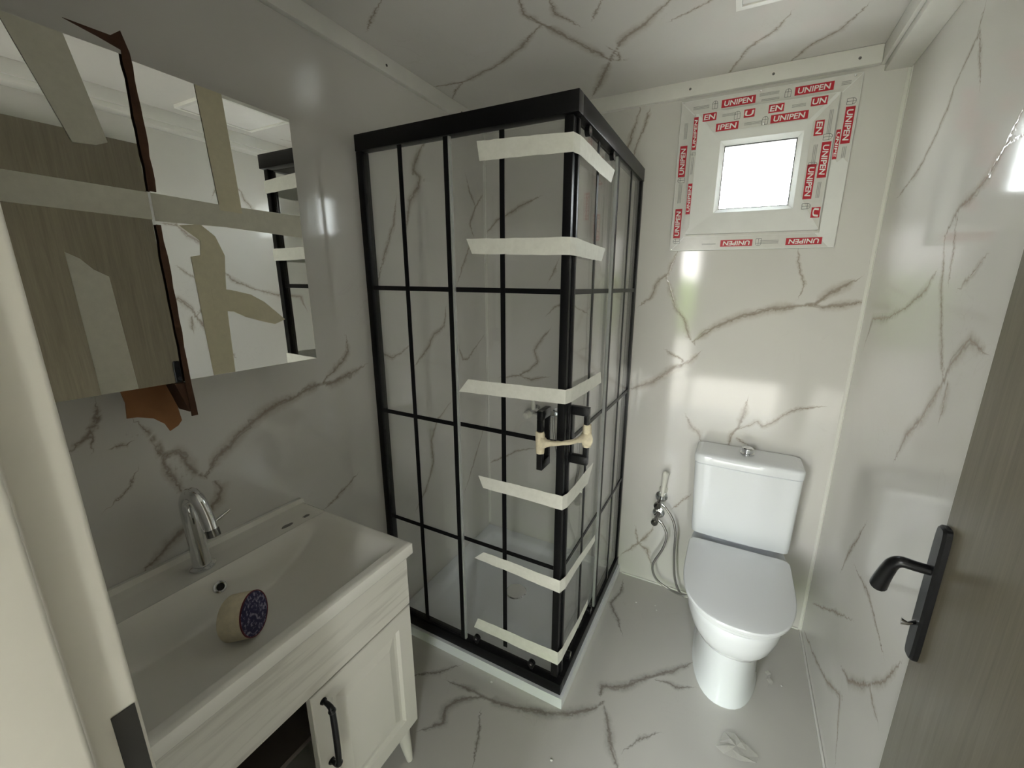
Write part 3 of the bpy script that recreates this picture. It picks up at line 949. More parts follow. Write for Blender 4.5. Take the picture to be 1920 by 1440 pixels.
cab = empty('shower_cabin', (0.40, -0.39, 0.044), 'corner shower cabin with black grid frame and clear sliding doors', 'shower cabin')
ZB, ZT = 0.0435, 1.900
TH = 0.034     # frame depth
obj('top_rail', bx((0.0005, SY, 1.850), (SX - 0.0, SY + TH, ZT), 0.003), 'black_metal', cab, 30)
obj('top_rail', bx((SX - TH, SY + TH + .0003, 1.850), (SX, -0.0005, ZT), 0.003), 'black_metal', cab, 30)
obj('bottom_rail', bx((0.0005, SY, ZB), (SX, SY + TH, 0.088), 0.003), 'black_metal', cab, 30)
obj('bottom_rail', bx((SX - TH, SY + TH + .0003, ZB), (SX, -0.0005, 0.088), 0.003), 'black_metal', cab, 30)
obj('wall_post', bx((0.0007, SY + 0.002, 0.0885), (0.028, SY + TH - 0.002, 1.8495), 0.003), 'black_metal', cab, 30)
obj('wall_post', bx((SX - TH + 0.002, -0.028, 0.0885), (SX - 0.002, -0.0007, 1.8495), 0.003), 'black_metal', cab, 30)
FZ = (1.417, 0.970, 0.530)
GF, GS = SY + 0.010, SY + 0.022      # planes of the fixed sheet and of the sliding door
Q = {'front': lambda u, d, z: Vector((u, SY + d, z)), 'side': lambda u, d, z: Vector((SX - d, -u, z))}


def qbox(side, u0, u1, d0, d1, z0, z1, bev=0.0):
    f = Q[side]
    a, b = f(u0, d0, z0), f(u1, d1, z1)
    return bx((min(a.x, b.x), min(a.y, b.y), z0), (max(a.x, b.x), max(a.y, b.y), z1), bev)


for side in ('front', 'side'):
    # fixed sheet beside the wall
    fx = obj('fixed_glass', qbox(side, 0.0285, 0.372, 0.008, 0.012, 0.0885, 1.8495), 'clear_glass', cab)
    obj('muntin', qbox(side, 0.179, 0.195, 0.0045, 0.0078, 0.0887, 1.8493, 0.001), 'black_metal', fx)
    obj('muntin', qbox(side, 0.356, 0.3725, 0.0045, 0.0078, 0.0887, 1.8493, 0.001), 'black_metal', fx)
    for z in FZ:
        for a, b in ((0.0287, 0.1788), (0.1952, 0.3558)):
            obj('glazing_bar', qbox(side, a, b, 0.0047, 0.0076, z - 0.0075, z + 0.0075, 0.001), 'black_metal', fx)
    obj('edge_seal', qbox(side, 0.3726, 0.378, 0.006, 0.016, 0.0887, 1.8493), 'seal', fx)
    # sliding door
    d0, d1 = 0.019, 0.024
    sd = obj('sliding_glass', qbox(side, 0.345, 0.737, d0, d1, 0.098, 1.846), 'clear_glass', cab)
    obj('muntin', qbox(side, 0.352, 0.366, d0 - 0.0032, d0 - 0.0002, 0.100, 1.845, 0.001), 'black_metal', sd)
    obj('muntin', qbox(side, 0.540, 0.556, d0 - 0.0032, d0 - 0.0002, 0.125, 1.845, 0.001), 'black_metal', sd)
    for z in FZ:
        for a, b in ((0.3662, 0.5398), (0.5562, 0.7358)):
            obj('glazing_bar', qbox(side, a, b, d0 - 0.0030, d0 - 0.0002, z - 0.0075, z + 0.0075, 0.001), 'black_metal', sd)
    f = Q[side]
    if side == 'front':
        obj('meeting_post', bx((0.7372, SY + 0.006, 0.105), (0.762, SY + 0.030, 1.848), 0.004, 3), 'black_metal', sd, 30)
    else:
        obj('meeting_post', bx((SX - 0.030, SY + 0.0305, 0.105), (SX - 0.010, SY + 0.045, 1.848), 0.004, 3), 'black_metal', sd, 30)
    for u in (0.425, 0.660):
        for z, s in (((0.112, 1), (1.838, -1)) if side == 'side' else ((0.112, 1),)):
            bm = B()
            cyl(bm, f(u, 0.005, z), f(u, d0 - 0.0005, z), 0.013, n=16)
            c0, c1 = f(u - 0.006, 0.007, z - (0.022 if s > 0 else 0)), f(u + 0.006, 0.017, z + (0 if s > 0 else 0.010))
            box(bm, (min(c0.x, c1.x), min(c0.y, c1.y), min(c0.z, c1.z)), (max(c0.x, c1.x), max(c0.y, c1.y), max(c0.z, c1.z)), 0.002)
            rl = obj('roller', bm, 'black_handle', sd, 30)
            cb = B()
            cyl(cb, f(u, 0.0045, z), f(u, 0.0049, z), 0.004, n=10)
            obj('roller_bolt', cb, 'chrome', rl)
    # D-shaped pull handle standing out from the door
    HZ0, HZ1, HU, HD = 0.898, 1.082, 0.704, 0.060
    prof = []
    outer = [(0.0, HZ0), (HD, HZ0), (HD, HZ1), (0.0, HZ1)]
    inner = [(0.010, HZ0 + 0.034), (0.016, HZ0 + 0.026), (HD - 0.022, HZ0 + 0.026), (HD - 0.014, HZ0 + 0.034), (HD - 0.014, HZ1 - 0.034), (HD - 0.022, HZ1 - 0.026), (0.016, HZ1 - 0.026), (0.010, HZ1 - 0.034)]
    bm = B()
    for lo, hi in (((0.0, HZ0), (HD, HZ0 + 0.027)), ((0.0, HZ1 - 0.027), (HD, HZ1)), ((HD - 0.015, HZ0 + 0.0272), (HD, HZ1 - 0.0272)), ((0.0, HZ0 + 0.0272), (0.011, HZ1 - 0.0272))):
        a, b = f(HU - 0.009, 0.0175 - 0.0 - lo[0] - 0.0, lo[1]), f(HU + 0.009, 0.0175 - hi[0], hi[1])
        box(bm, (min(a.x, b.x), min(a.y, b.y), lo[1]), (max(a.x, b.x), max(a.y, b.y), hi[1]), 0.0015)
    obj('pull_handle', bm, 'black_handle', sd, 30)

# paper tape strips round the cabin corner: (front end u of top/bottom edge, z there), corner z, side end
TP = [((0.475, 1.822), (0.483, 1.771), (1.808, 1.762), (-0.410, 1.800), (-0.444, 1.755)),
      ((0.431, 1.565), (0.450, 1.522), (1.559, 1.513), (-0.470, 1.552), (-0.505, 1.510)),
      ((0.423, 1.134), (0.384, 1.089), (1.142, 1.099), (-0.449, 1.138), (-0.438, 1.095)),
      ((0.455, 0.803), (0.473, 0.762), (0.806, 0.758), (-0.488, 0.806), (-0.542, 0.747)),
      ((0.471, 0.512), (0.430, 0.474), (0.503, 0.456), (-0.418, 0.466), (-0.413, 0.435)),
      ((0.438, 0.216), (0.420, 0.168), (0.218, 0.165), (-0.470, 0.200), (-0.468, 0.168))]
where = ['highest of the six', 'second from the top', 'just above the door handles', 'just below the door handles', 'second from the bottom', 'lowest of the six']
for i, (a, b, c, s0, s1) in enumerate(TP):
    off = 0.0016
    yf, xs_ = SY + 0.0045 - off, SX - 0.0085 + off
    cx = 0.764
    rnd = random.Random(i)
    top, bot = [], []
    N = 14
    for k in range(N + 1):
        t = k / N
        wv = 0.0008 * math.sin(9 * t + i) + rnd.uniform(-.0003, .0003)
        top.append(Vector((a[0] + (cx - a[0]) * t, yf + wv, a[1] + (c[0] - a[1]) * t + rnd.uniform(-.0008, .0008))))
        bot.append(Vector((b[0] + (cx - b[0]) * t, yf + wv, b[1] + (c[1] - b[1]) * t + rnd.uniform(-.0008, .0008))))
    for k in range(1, N + 1):
        t = k / N
        wv = 0.0009 * math.sin(7 * t + 2 * i) + rnd.uniform(-.0003, .0003)
        y0 = SY + 0.010
        top.append(Vector((xs_ + wv, y0 + (s0[0] - y0) * t, c[0] + (s0[1] - c[0]) * t + rnd.uniform(-.0008, .0008))))
        bot.append(Vector((xs_ + wv, y0 + (s1[0] - y0) * t, c[1] + (s1[1] - c[1]) * t + rnd.uniform(-.0008, .0008))))
    bm = B()
    th = 0.00025
    L = len(top)
    vt, vb, vt2, vb2 = [], [], [], []
    for k in range(L):
        nrm = Vector((0, 1, 0)) if k <= N else Vector((-1, 0, 0))
        vt.append(bm.verts.new(top[k])); vb.append(bm.verts.new(bot[k]))
        vt2.append(bm.verts.new(top[k] + nrm * th)); vb2.append(bm.verts.new(bot[k] + nrm * th))
    for k in range(L - 1):
        bm.faces.new((vt[k], vt[k + 1], vb[k + 1], vb[k])); bm.faces.new((vt2[k], vb2[k], vb2[k + 1], vt2[k + 1]))
        bm.faces.new((vt[k], vt2[k], vt2[k + 1], vt[k + 1])); bm.faces.new((vb[k], vb[k + 1], vb2[k + 1], vb2[k]))
    for k in (0, L - 1):
        bm.faces.new((vt[k], vb[k], vb2[k], vt2[k]))
    obj('tape_strip', bm, 'paper_tape', None, None, 'cream paper tape round the shower cabin corner, ' + where[i], 'tape', 'tape strips on the shower cabin')

# twisted tape tying the two handles together
hf = Vector((0.704, SY + 0.0175 - 0.054, 0.985))
hs = Vector((SX - 0.0175 + 0.054, -0.704, 0.985))
bind = empty('tape_tie', (0.75, -0.76, 0.95), 'twisted cream tape tying the two black shower handles together', 'tape')
rnd = random.Random(3)


def crumple(name, rings, axis_pts, amp):
    bm = tube(B(), axis_pts, rings, 14)
    for v in bm.verts:
        v.co += Vector((rnd.uniform(-amp, amp), rnd.uniform(-amp, amp), rnd.uniform(-amp, amp)))
    return obj(name, bm, 'twist_tape', bind, 50)


crumple('tape_wrap', [0.012, 0.0135, 0.0135, 0.013, 0.0135, 0.012], [hf + Vector((0, 0, z)) for z in (-0.034, -0.02, -0.005, 0.008, 0.022, 0.034)], 0.0012)
crumple('tape_wrap', [0.012, 0.0135, 0.014, 0.013, 0.0135, 0.012], [hs + Vector((0, 0, z)) for z in (-0.028, -0.015, -0.002, 0.012, 0.028, 0.044)], 0.0012)
mid = Vector((0.7835, -0.7835, 0.993))
path = spline([hf + Vector((0.004, 0, 0)), hf.lerp(mid, 0.35) + Vector((0, 0, -0.003)), mid, mid.lerp(hs, 0.65) + Vector((0, 0, 0.001)), hs + Vector((0, -0.004, 0))], 6)
rr = [0.006 + 0.019 * abs(2 * i / (len(path) - 1) - 1) ** 2.4 for i in range(len(path))]
crumple('tape_twist', rr, path, 0.0014)

# shower mixer on the back wall
mx = empty('shower_mixer', (0.35, -0.03, 0.78), 'chrome and white shower mixer tap on the wall inside the cabin', 'tap')
bm = B(); cyl(bm, (0.295, -0.045, 0.805), (0.425, -0.045, 0.805), 0.015); obj('mixer_body', bm, 'chrome', mx, 40)
for x in (0.30, 0.42):
    bm = lathe(B(), [(0.0, 0.0), (0.026, 0.0), (0.024, 0.006), (0.012, 0.010), (0.012, 0.030), (0.0, 0.030)], (x, -0.0006, 0.805), (0, -1, 0), 20)
    obj('wall_flange', bm, 'chrome', mx, 40)
bm = lathe(B(), [(0.0, 0.0), (0.018, 0.0), (0.020, 0.012), (0.016, 0.030), (0.010, 0.034), (0.0, 0.034)], (0.285, -0.052, 0.792), (-0.25, -1, -0.2), 20)
obj('tap_knob', bm, 'white_plastic', mx, 40)
bm = tube(B(), spline([(0.305, -0.045, 0.815), (0.305, -0.05, 0.85), (0.303, -0.052, 0.90)], 5), 0.011); obj('spray_holder', bm, 'white_plastic', mx, 60)
bm = tube(B(), spline([(0.42, -0.05, 0.793), (0.43, -0.06, 0.70), (0.47, -0.07, 0.55), (0.53, -0.06, 0.40), (0.56, -0.05, 0.55), (0.55, -0.04, 0.70)], 8), 0.006); obj('mixer_hose', bm, 'hose', mx, 60)
# ------------------------------------------------------------------ toilet
TCX = 1.288
toi = empty('toilet', (TCX, -0.33, 0), 'white close-coupled ceramic toilet with closed lid', 'toilet')


def dsec(hw, yf, yb, z, n=40, nf=2.3, nb=6.0, split=0.62):
    """closed D outline: round at the front (-y), square at the back"""
    yc = yf + (yb - yf) * split
    pts = []
    for k in range(n):
        a = 2 * math.pi * k / n
        c, s = math.cos(a), math.sin(a)
        e = nf if s < 0 else nb
        x = hw * math.copysign(abs(c) ** (2 / e), c)
        y = math.copysign(abs(s) ** (2 / e), s) * ((yc - yf) if s < 0 else (yb - yc))
        pts.append(Vector((TCX + x, yc + y, z)))
    return pts


ped = [(0.118, -0.512, -0.10, 0.0), (0.117, -0.513, -0.10, 0.006), (0.111, -0.503, -0.10, 0.03), (0.108, -0.498, -0.10, 0.12), (0.109, -0.500, -0.10, 0.20), (0.112, -0.508, -0.10, 0.25)]
bwl = [(0.116, -0.512, -0.10, 0.2505), (0.130, -0.550, -0.10, 0.256), (0.147, -0.578, -0.09, 0.272), (0.160, -0.595, -0.08, 0.300), (0.169, -0.607, -0.06, 0.335), (0.174, -0.614, -0.05, 0.370), (0.176, -0.617, -0.045, 0.392), (0.174, -0.615, -0.045, 0.398), (0.168, -0.608, -0.05, 0.400)]
bm = loft(B(), [dsec(*s) for s in ped + bwl])
obj('bowl', bm, 'ceramic', toi, 50)
bm = loft(B(), [dsec(h, f_, -0.185, z) for h, f_, z in ((0.172, -0.612, 0.4015), (0.176, -0.618, 0.403), (0.177, -0.619, 0.412), (0.174, -0.616, 0.4145))])
obj('seat', bm, 'seat_plastic', toi, 40)
bm = loft(B(), [dsec(h, f_, yb, z, 64, 2.5, 16) for h, f_, yb, z in ((0.172, -0.615, -0.198, 0.4152), (0.178, -0.622, -0.194, 0.417), (0.179, -0.624, -0.193, 0.426), (0.1765, -0.621, -0.195, 0.4305), (0.171, -0.614, -0.200, 0.4325), (0.10, -0.53, -0.26, 0.4332))])
obj('lid', bm, 'seat_plastic', toi, 40)
for sx in (-1, 1):
    bm = B(); cyl(bm, (TCX + sx * 0.075 - 0.02, -0.180, 0.411), (TCX + sx * 0.075 + 0.02, -0.180, 0.411), 0.009, n=14)
    obj('hinge', bm, 'chrome', toi, 40)


def tsec(x0, x1, yf, yb, z, rad=0.024, bow=0.008):
    pts = []
    for (cx, cy, a0, r) in ((x1 - rad, yf + rad, -90, rad), (x1 - 0.012, yb - 0.012, 0, 0.012), (x0 + 0.012, yb - 0.012, 90, 0.012), (x0 + rad, yf + rad, 180, rad)):
        for k in range(7):
            a = math.radians(a0 + 90 * k / 6)
            pts.append(Vector((cx + r * math.cos(a), cy + r * math.sin(a), z)))
        if a0 == 180:                                  # points along the front so that it can bow
            for k in range(1, 8):
                pts.append(Vector((x0 + rad + (x1 - x0 - 2 * rad) * k / 8, yf, z)))
    for p in pts:
        if p.y < (yf + yb) / 2:
            t = (p.x - x0) / (x1 - x0)
            p.y -= bow * (1 - (2 * t - 1) ** 2)
    return pts


bm = loft(B(), [tsec(x0, x1, yf, -0.016, z) for x0, x1, yf, z in ((1.15, 1.43, -0.105, 0.4002), (1.15, 1.43, -0.105, 0.424), (1.120, 1.460, -0.143, 0.425), (1.110, 1.467, -0.150, 0.430), (1.108, 1.468, -0.152, 0.45), (1.101, 1.470, -0.155, 0.60), (1.094, 1.473, -0.158, 0.741), (1.097, 1.470, -0.155, 0.7435))])
obj('tank', bm, 'ceramic', toi, 45)
bm = loft(B(), [tsec(x0, x1, yf, -0.014, z) for x0, x1, yf, z in ((1.096, 1.471, -0.157, 0.7445), (1.092, 1.475, -0.161, 0.7465), (1.091, 1.476, -0.162, 0.770), (1.093, 1.474, -0.160, 0.778), (1.099, 1.468, -0.154, 0.783), (1.115, 1.452, -0.138, 0.785))])
obj('tank_lid', bm, 'ceramic', toi, 45)
bm = lathe(B(), [(0.026, 0.0), (0.026, 0.006), (0.021, 0.008), (0.021, 0.024), (0.018, 0.028), (0.0, 0.029)], (1.281, -0.078, 0.7848), (0, 0, 1), 28)
obj('flush_button', bm, 'chrome', toi, 35)

# angle valves, hoses and bidet sprayer beside the toilet
for i, (x, z, lab) in enumerate(((0.960, 0.458, 'upper'), (0.954, 0.372, 'lower'))):
    v = empty('angle_valve', (x, -0.03, z), 'dark chrome angle valve beside the toilet, ' + lab + ' of the two', 'valve', 'angle valves by the toilet')
    obj('wall_flange', lathe(B(), [(0.0, 0.0), (0.028, 0.0), (0.027, 0.005), (0.014, 0.012), (0.0, 0.012)], (x, -0.0006, z + 0.018), (0, -1, 0), 24), 'chrome', v, 40)
    bm = B(); cyl(bm, (x, -0.012, z + 0.018), (x - 0.004, -0.060, z + 0.006), 0.010, n=16)
    obj('valve_body', bm, 'valve_dark', v, 40)
    obj('valve_knob', lathe(B(), [(0.0, 0.0), (0.013, 0.0), (0.016, 0.006), (0.016, 0.020), (0.012, 0.026), (0.0, 0.027)], (x - 0.004, -0.058, z + 0.006), (-0.15, -1, -0.25), 16), 'valve_dark', v, 40)
    bm = B(); cyl(bm, (x, -0.045, z + 0.010), (x + 0.024, -0.050, z - 0.004), 0.008, n=14)
    obj('hose_nut', bm, 'chrome', v, 40)
    lab2 = 'thin braided steel hose hanging from the ' + lab + ' angle valve'
    if i == 0:
        pts = [(0.984, -0.05, 0.454), (1.023, -0.055, 0.404), (1.042, -0.060, 0.340), (1.047, -0.060, 0.220), (1.063, -0.060, 0.096), (1.10, -0.060, 0.03), (1.15, -0.055, 0.035)]
    else:
        pts = [(0.978, -0.05, 0.368), (1.005, -0.055, 0.319), (0.994, -0.060, 0.244), (0.957, -0.065, 0.147), (0.976, -0.065, 0.079), (1.032, -0.065, 0.047), (1.10, -0.085, 0.050), (1.15, -0.085, 0.07)]
    obj('flexible_hose', tube(B(), spline(pts, 10), 0.0052, 10), 'hose', None, 60, lab2, 'hose', 'steel hoses by the toilet')
sp = empty('bidet_sprayer', (0.970, -0.03, 0.50), 'slim ivory bidet sprayer standing above the angle valves', 'sprayer')
obj('handle', tube(B(), spline([(0.968, -0.045, 0.500), (0.969, -0.045, 0.54), (0.971, -0.043, 0.58), (0.973, -0.042, 0.605), (0.974, -0.042, 0.622)], 6), [0.008, .0085, .009, .0092, .0095, .0097, .0098, .010, .0103, .0107, .011, .0115, .012, .0125, .013, .0133, .0135, .0137, .0138, .0136, .0132, .0126, .0115, .009, .004], 14), 'white_plastic', sp, 60)
obj('holder', lathe(B(), [(0.0, 0.0), (0.020, 0.0), (0.019, 0.006), (0.010, 0.010), (0.010, 0.034), (0.0, 0.036)], (0.966, -0.0006, 0.512), (0, -1, 0), 20), 'white_plastic', sp, 40)
obj('collar', tube(B(), [(0.966, -0.045, 0.486), (0.968, -0.045, 0.502)], 0.0125, 16), 'chrome', sp, 40)

# ------------------------------------------------------------------ vanity unit
VY0, VY1 = -1.688, -1.100
van = empty('vanity_unit', (0.22, -1.39, 0), 'cream vanity cabinet with a grooved door and tapered legs under the basin', 'cabinet')
CB, CT = 0.145, 0.712
obj('side_panel', bx((0.002, VY1 - 0.016, CB), (0.432, VY1, CT), 0.0015), 'lacquer', van)
obj('side_panel', bx((0.002, VY0, CB), (0.432, VY0 + 0.016, CT), 0.0015), 'lacquer', van)
obj('bottom_panel', bx((0.002, VY0 + 0.0162, CB), (0.432, VY1 - 0.0162, CB + 0.016)), 'lacquer', van)
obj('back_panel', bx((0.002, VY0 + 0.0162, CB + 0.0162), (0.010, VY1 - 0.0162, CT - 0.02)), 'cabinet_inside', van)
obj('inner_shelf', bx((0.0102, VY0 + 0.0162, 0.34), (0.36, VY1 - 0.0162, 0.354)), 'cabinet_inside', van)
obj('fascia', bx((0.4325, VY0, 0.566), (0.4505, VY1, CT), 0.002), 'streaky_lacquer', van)
# door with a raised moulding round a sunk field
DY0, DY1, DZ0, DZ1 = -1.398, VY1, 0.150, 0.560


def door_mesh(y0, y1, z0, z1, x0, x1):
    bm = B()
    steps = [(0.0, x0), (0.0, x1 - 0.002), (0.002, x1), (0.045, x1), (0.052, x1 - 0.007), (0.060, x1 - 0.007), (0.082, x1 - 0.001)]
    R = [[bm.verts.new((x, y, z)) for y, z in ((y0 + d, z0 + d), (y1 - d, z0 + d), (y1 - d, z1 - d), (y0 + d, z1 - d))] for d, x in steps]
    for a, b in zip(R, R[1:]):
        for k in range(4):
            bm.faces.new((a[k], a[(k + 1) % 4], b[(k + 1) % 4], b[k]))
    bm.faces.new(R[-1]); bm.faces.new(R[0][::-1])
    return bm


vd = obj('cabinet_door', door_mesh(DY0, DY1, DZ0, DZ1, 0.4325, 0.4505), 'lacquer', van)
bm = B()
hy = -1.372
pth = spline([(0.452, hy, 0.528), (0.470, hy, 0.526), (0.478, hy, 0.512), (0.480, hy, 0.440), (0.478, hy, 0.368), (0.470, hy, 0.354), (0.452, hy, 0.352)], 6)
nn = len(pth)
tube(bm, pth, [0.0045 + 0.0022 * math.cos((i / (nn - 1) - 0.5) * math.pi) for i in range(nn)], 12)
for z in (0.516, 0.364):
    lathe(bm, [(0.0, -0.006), (0.006, -0.006), (0.0085, 0.0), (0.006, 0.006), (0.0, 0.006)], (0.478, hy, z), (0, 0, 1), 14)
for z in (0.528, 0.352):
    lathe(bm, [(0.0, 0.0), (0.008, 0.0), (0.007, 0.004), (0.0, 0.005)], (0.4508, hy, z), (1, 0, 0), 14)
obj('door_handle', bm, 'black_handle', vd, 50)
for x, y in ((0.405, VY1 - 0.028), (0.405, VY0 + 0.028), (0.04, VY1 - 0.028), (0.04, VY0 + 0.028)):
    dx, dy = (0.022 if x > 0.2 else 0), (0.006 if y > -1.4 else -0.006)
    bm = B(); cyl(bm, (x + dx, y + dy, 0.0005), (x, y, CB - 0.0003), 0.010, 0.024, 18)
    obj('leg', bm, 'lacquer', van, 40)

# basin
bas = empty('washbasin', (0.235, -1.39, CT), 'wide ivory ceramic washbasin with a shallow sloping bowl', 'washbasin')
BX0, BX1, BY0, BY1, BZ = 0.002, 0.462, -1.694, -1.088, 0.756


def sm(t):
    t = max(0.0, min(1.0, t))
    return t * t * (3 - 2 * t)


def basz(x, y):
    d = sm((x - 0.118) / 0.050) * sm((0.438 - x) / 0.016) * sm((y - (BY0 + 0.022)) / 0.05) * sm((BY1 - 0.024 - y) / 0.20) ** 0.75
    z = BZ - 0.098 * d
    if x < 0.018: z = BZ + 0.014 * sm((0.018 - x) / 0.006)
    elif x < 0.118: z = BZ - 0.004 * sm((x - 0.02) / 0.03)  * sm((y-BY0)/.02) * sm((BY1-y)/.02)
    return z


nx, ny = 92, 110
xs = [BX0 + (BX1 - BX0) * i / nx for i in range(nx + 1)]
ys = [BY0 + (BY1 - BY0) * j / ny for j in range(ny + 1)]
bm = B()


def edge_drop(x, y):
    d = min(x - BX0 + 0.02, BX1 - x, y - BY0, BY1 - y)
    return 0.005 * (1 - sm(d / 0.006))


g = [[bm.verts.new((x, y, basz(x, y) - edge_drop(x, y))) for y in ys] for x in xs]
for i in range(nx):
    for j in range(ny):
        bm.faces.new((g[i][j], g[i + 1][j], g[i + 1][j + 1], g[i][j + 1]))
edge = [g[i][0] for i in range(nx + 1)] + [g[nx][j] for j in range(1, ny + 1)] + [g[i][ny] for i in range(nx - 1, -1, -1)] + [g[0][j] for j in range(ny - 1, 0, -1)]
r1 = [bm.verts.new((v.co.x, v.co.y, 0.722)) for v in edge]
cxm, cym = (BX0 + BX1) / 2, (BY0 + BY1) / 2
r2 = [bm.verts.new((cxm + (v.co.x - cxm) * 0.965, cym + (v.co.y - cym) * 0.975, CT + 0.0006)) for v in edge]
for a, b in ((edge, r1), (r1, r2)):
    for k in range(len(edge)):
        k2 = (k + 1) % len(edge)
        bm.faces.new((a[k], b[k], b[k2], a[k2]))
obj('basin_body', bm, 'basin_ceramic', bas, 45)
oc, on_ = Vector((0.1405, -1.392, 0.7200)), Vector((0.86, 0, 0.5)).normalized()
obj('overflow_ring', lathe(B(), [(0.0085, -0.002), (0.0085, 0.003), (0.011, 0.0045), (0.014, 0.003), (0.0145, -0.002)], oc, on_, 28), 'chrome', bas, 40)
obj('overflow_hole', lathe(B(), [(0.0, 0.0), (0.0085, 0.0), (0.0085, -0.002)], oc + on_ * 0.0012, on_, 24), 'rubber_and_hole', bas, 40)  # black disc: the dark inside of the hole given as colour

# faucet
fz = BZ - 0.0035
fau = empty('basin_faucet', (0.075, -1.392, fz), 'chrome gooseneck basin faucet with a slim side lever', 'faucet')
obj('base_ring', lathe(B(), [(0.0, 0.0), (0.026, 0.0), (0.026, 0.005), (0.021, 0.009), (0.0, 0.009)], (0.075, -1.392, fz + .0004), (0, 0, 1), 28), 'chrome', fau, 40)
obj('column', tube(B(), [(0.075, -1.392, fz + 0.009), (0.073, -1.392, fz + 0.05), (0.070, -1.393, fz + 0.10), (0.068, -1.394, fz + 0.150)], [0.019, 0.0175, 0.0165, 0.0165], 24), 'chrome', fau, 40)
sp_p = spline([(0.068, -1.394, fz + 0.148), (0.070, -1.394, fz + 0.178), (0.086, -1.393, fz + 0.200), (0.112, -1.391, fz + 0.196), (0.134, -1.389, fz + 0.160), (0.146, -1.388, fz + 0.118)], 8)
obj('spout', tube(B(), sp_p, [0.0165 - 0.0045 * i / (len(sp_p) - 1) for i in range(len(sp_p))], 24), 'chrome', fau, 60)
e0 = sp_p[-1]
obj('aerator', tube(B(), [e0 + Vector((-0.001, 0, 0.004)), e0 + Vector((0.004, 0, -0.012))], 0.0135, 20), 'valve_dark', fau, 40)
obj('lever', tube(B(), [(0.072, -1.378, fz + 0.085), (0.078, -1.345, fz + 0.105), (0.082, -1.318, fz + 0.118)], [0.006, 0.0042, 0.0032], 12), 'chrome', fau, 60)

# tape roll in the basin
rc = Vector((0.268, -1.412, 0.0))
ax = Vector((0.80, 0.52, 0.16)).normalized()
rc.z = max(basz(rc.x + dx, rc.y + dy) for dx in (-.02, 0, .02) for dy in (-.02, 0, .02)) + 0.048 * math.sqrt(1 - ax.z ** 2) + 0.026 * ax.z + 0.0005
roll = empty('tape_roll', (rc.x, rc.y, basz(rc.x, rc.y)), 'roll of cream masking tape with blue label lying in the basin', 'tape roll')
obj('tape_winding', lathe(B(), [(0.036, -0.024), (0.0465, -0.024), (0.048, -0.022), (0.048, 0.022), (0.0465, 0.024), (0.036, 0.024), (0.036, -0.024)], rc, ax, 48), 'twist_tape', roll, 40)
obj('roll_label', lathe(B(), [(0.0, 0.0), (0.030, 0.0), (0.0455, 0.0), (0.0455, 0.0008), (0.0, 0.0008)], rc + ax * 0.0242, ax, 48), 'label_blue', roll, 40, 'dark blue and purple printed label disc')
obj('label_rim', lathe(B(), [(0.0456, -0.001), (0.0478, -0.001), (0.0478, 0.0014), (0.0456, 0.0014), (0.0456, -0.001)], rc + ax * 0.0242, ax, 48), 'label_red', roll, 40)
for (x, y, s, lab) in ((0.090, -1.134, 0.011, 'small dark glue smear on the basin deck nearest the shower'), (0.089, -1.190, 0.016, 'larger pale glue smear on the basin deck nearer the faucet')):
    rnd = random.Random(int(s * 1000))
    poly = [(x + s * math.cos(a * .7) * rnd.uniform(.5, 1) * .7, y + s * math.sin(a * .7) * rnd.uniform(.7, 1.2)) for a in range(9)]
    obj('glue_smear', prism(B(), poly, lambda u, v, d: (u, v, basz(u, v) + 0.0004 + d), 0.0006), 'residue', None, None, lab, 'smear')

# ------------------------------------------------------------------ mirror cabinet
MX, MY0, MY1, MZ0, MZ1 = 0.130, -1.672, -1.070, 1.226, 1.826
SEAM = -1.377
mc = empty('mirror_cabinet', (0.06, -1.37, MZ0), 'wall cabinet with two frameless mirror doors over the basin', 'mirror cabinet')
bm = B()
t = 0.014
box(bm, (0.001, MY0, MZ0), (0.108, MY0 + t, MZ1)); box(bm, (0.001, MY1 - t, MZ0), (0.108, MY1, MZ1))
box(bm, (0.001, MY0 + t, MZ0), (0.108, MY1 - t, MZ0 + t)); box(bm, (0.001, MY0 + t, MZ1 - t), (0.108, MY1 - t, MZ1))
box(bm, (0.001, MY0 + t, MZ0 + t), (0.008, MY1 - t, MZ1 - t)); box(bm, (0.008, SEAM - .007, MZ0 + t), (0.106, SEAM + .007, MZ1 - t))
obj('carcass', bm, 'cabinet_white', mc)
TILT = math.radians(2.4)


def left_pt(y, z, off):
    """point on the slightly open left mirror door, off in front of its face"""
    r = y - MY0
    return Vector((0.111 + math.sin(TILT) * r + math.cos(TILT) * (0.019 + off), MY0 + math.cos(TILT) * r - math.sin(TILT) * (0.019 + off), z))


def right_pt(y, z, off):
    return Vector((MX + off, y, z))


def sheet(name, fpt, y0, y1, z0, z1, o0, o1, mat, parent):
    bm = B()
    prism(bm, [(y0, z0), (y1, z0), (y1, z1), (y0, z1)], lambda u, v, d: fpt(u, v, o0 + d), o1 - o0)
    return obj(name, bm, mat, parent)


dl = sheet('cabinet_door', left_pt, MY0, SEAM - 0.002, MZ0, MZ1, -0.019, -0.0042, 'cabinet_white', mc)
sheet('mirror_glass', left_pt, MY0, SEAM - 0.002, MZ0, MZ1, -0.004, 0.0, 'mirror', dl)
dr = sheet('cabinet_door', right_pt, SEAM + 0.001, MY1, MZ0, MZ1, -0.019, -0.0042, 'cabinet_white', mc)
sheet('mirror_glass', right_pt, SEAM + 0.001, MY1, MZ0, MZ1, -0.004, 0.0, 'mirror', dr)

# tape on the mirror


def mtape(poly, fpt, mat, label, off=0.0006):
    bm = B()
    prism(bm, poly, lambda u, v, d: fpt(u, v, off + d), 0.0003)
    return obj('tape_strip', bm, mat, None, None, label, 'tape', 'tape pieces on the mirror doors')


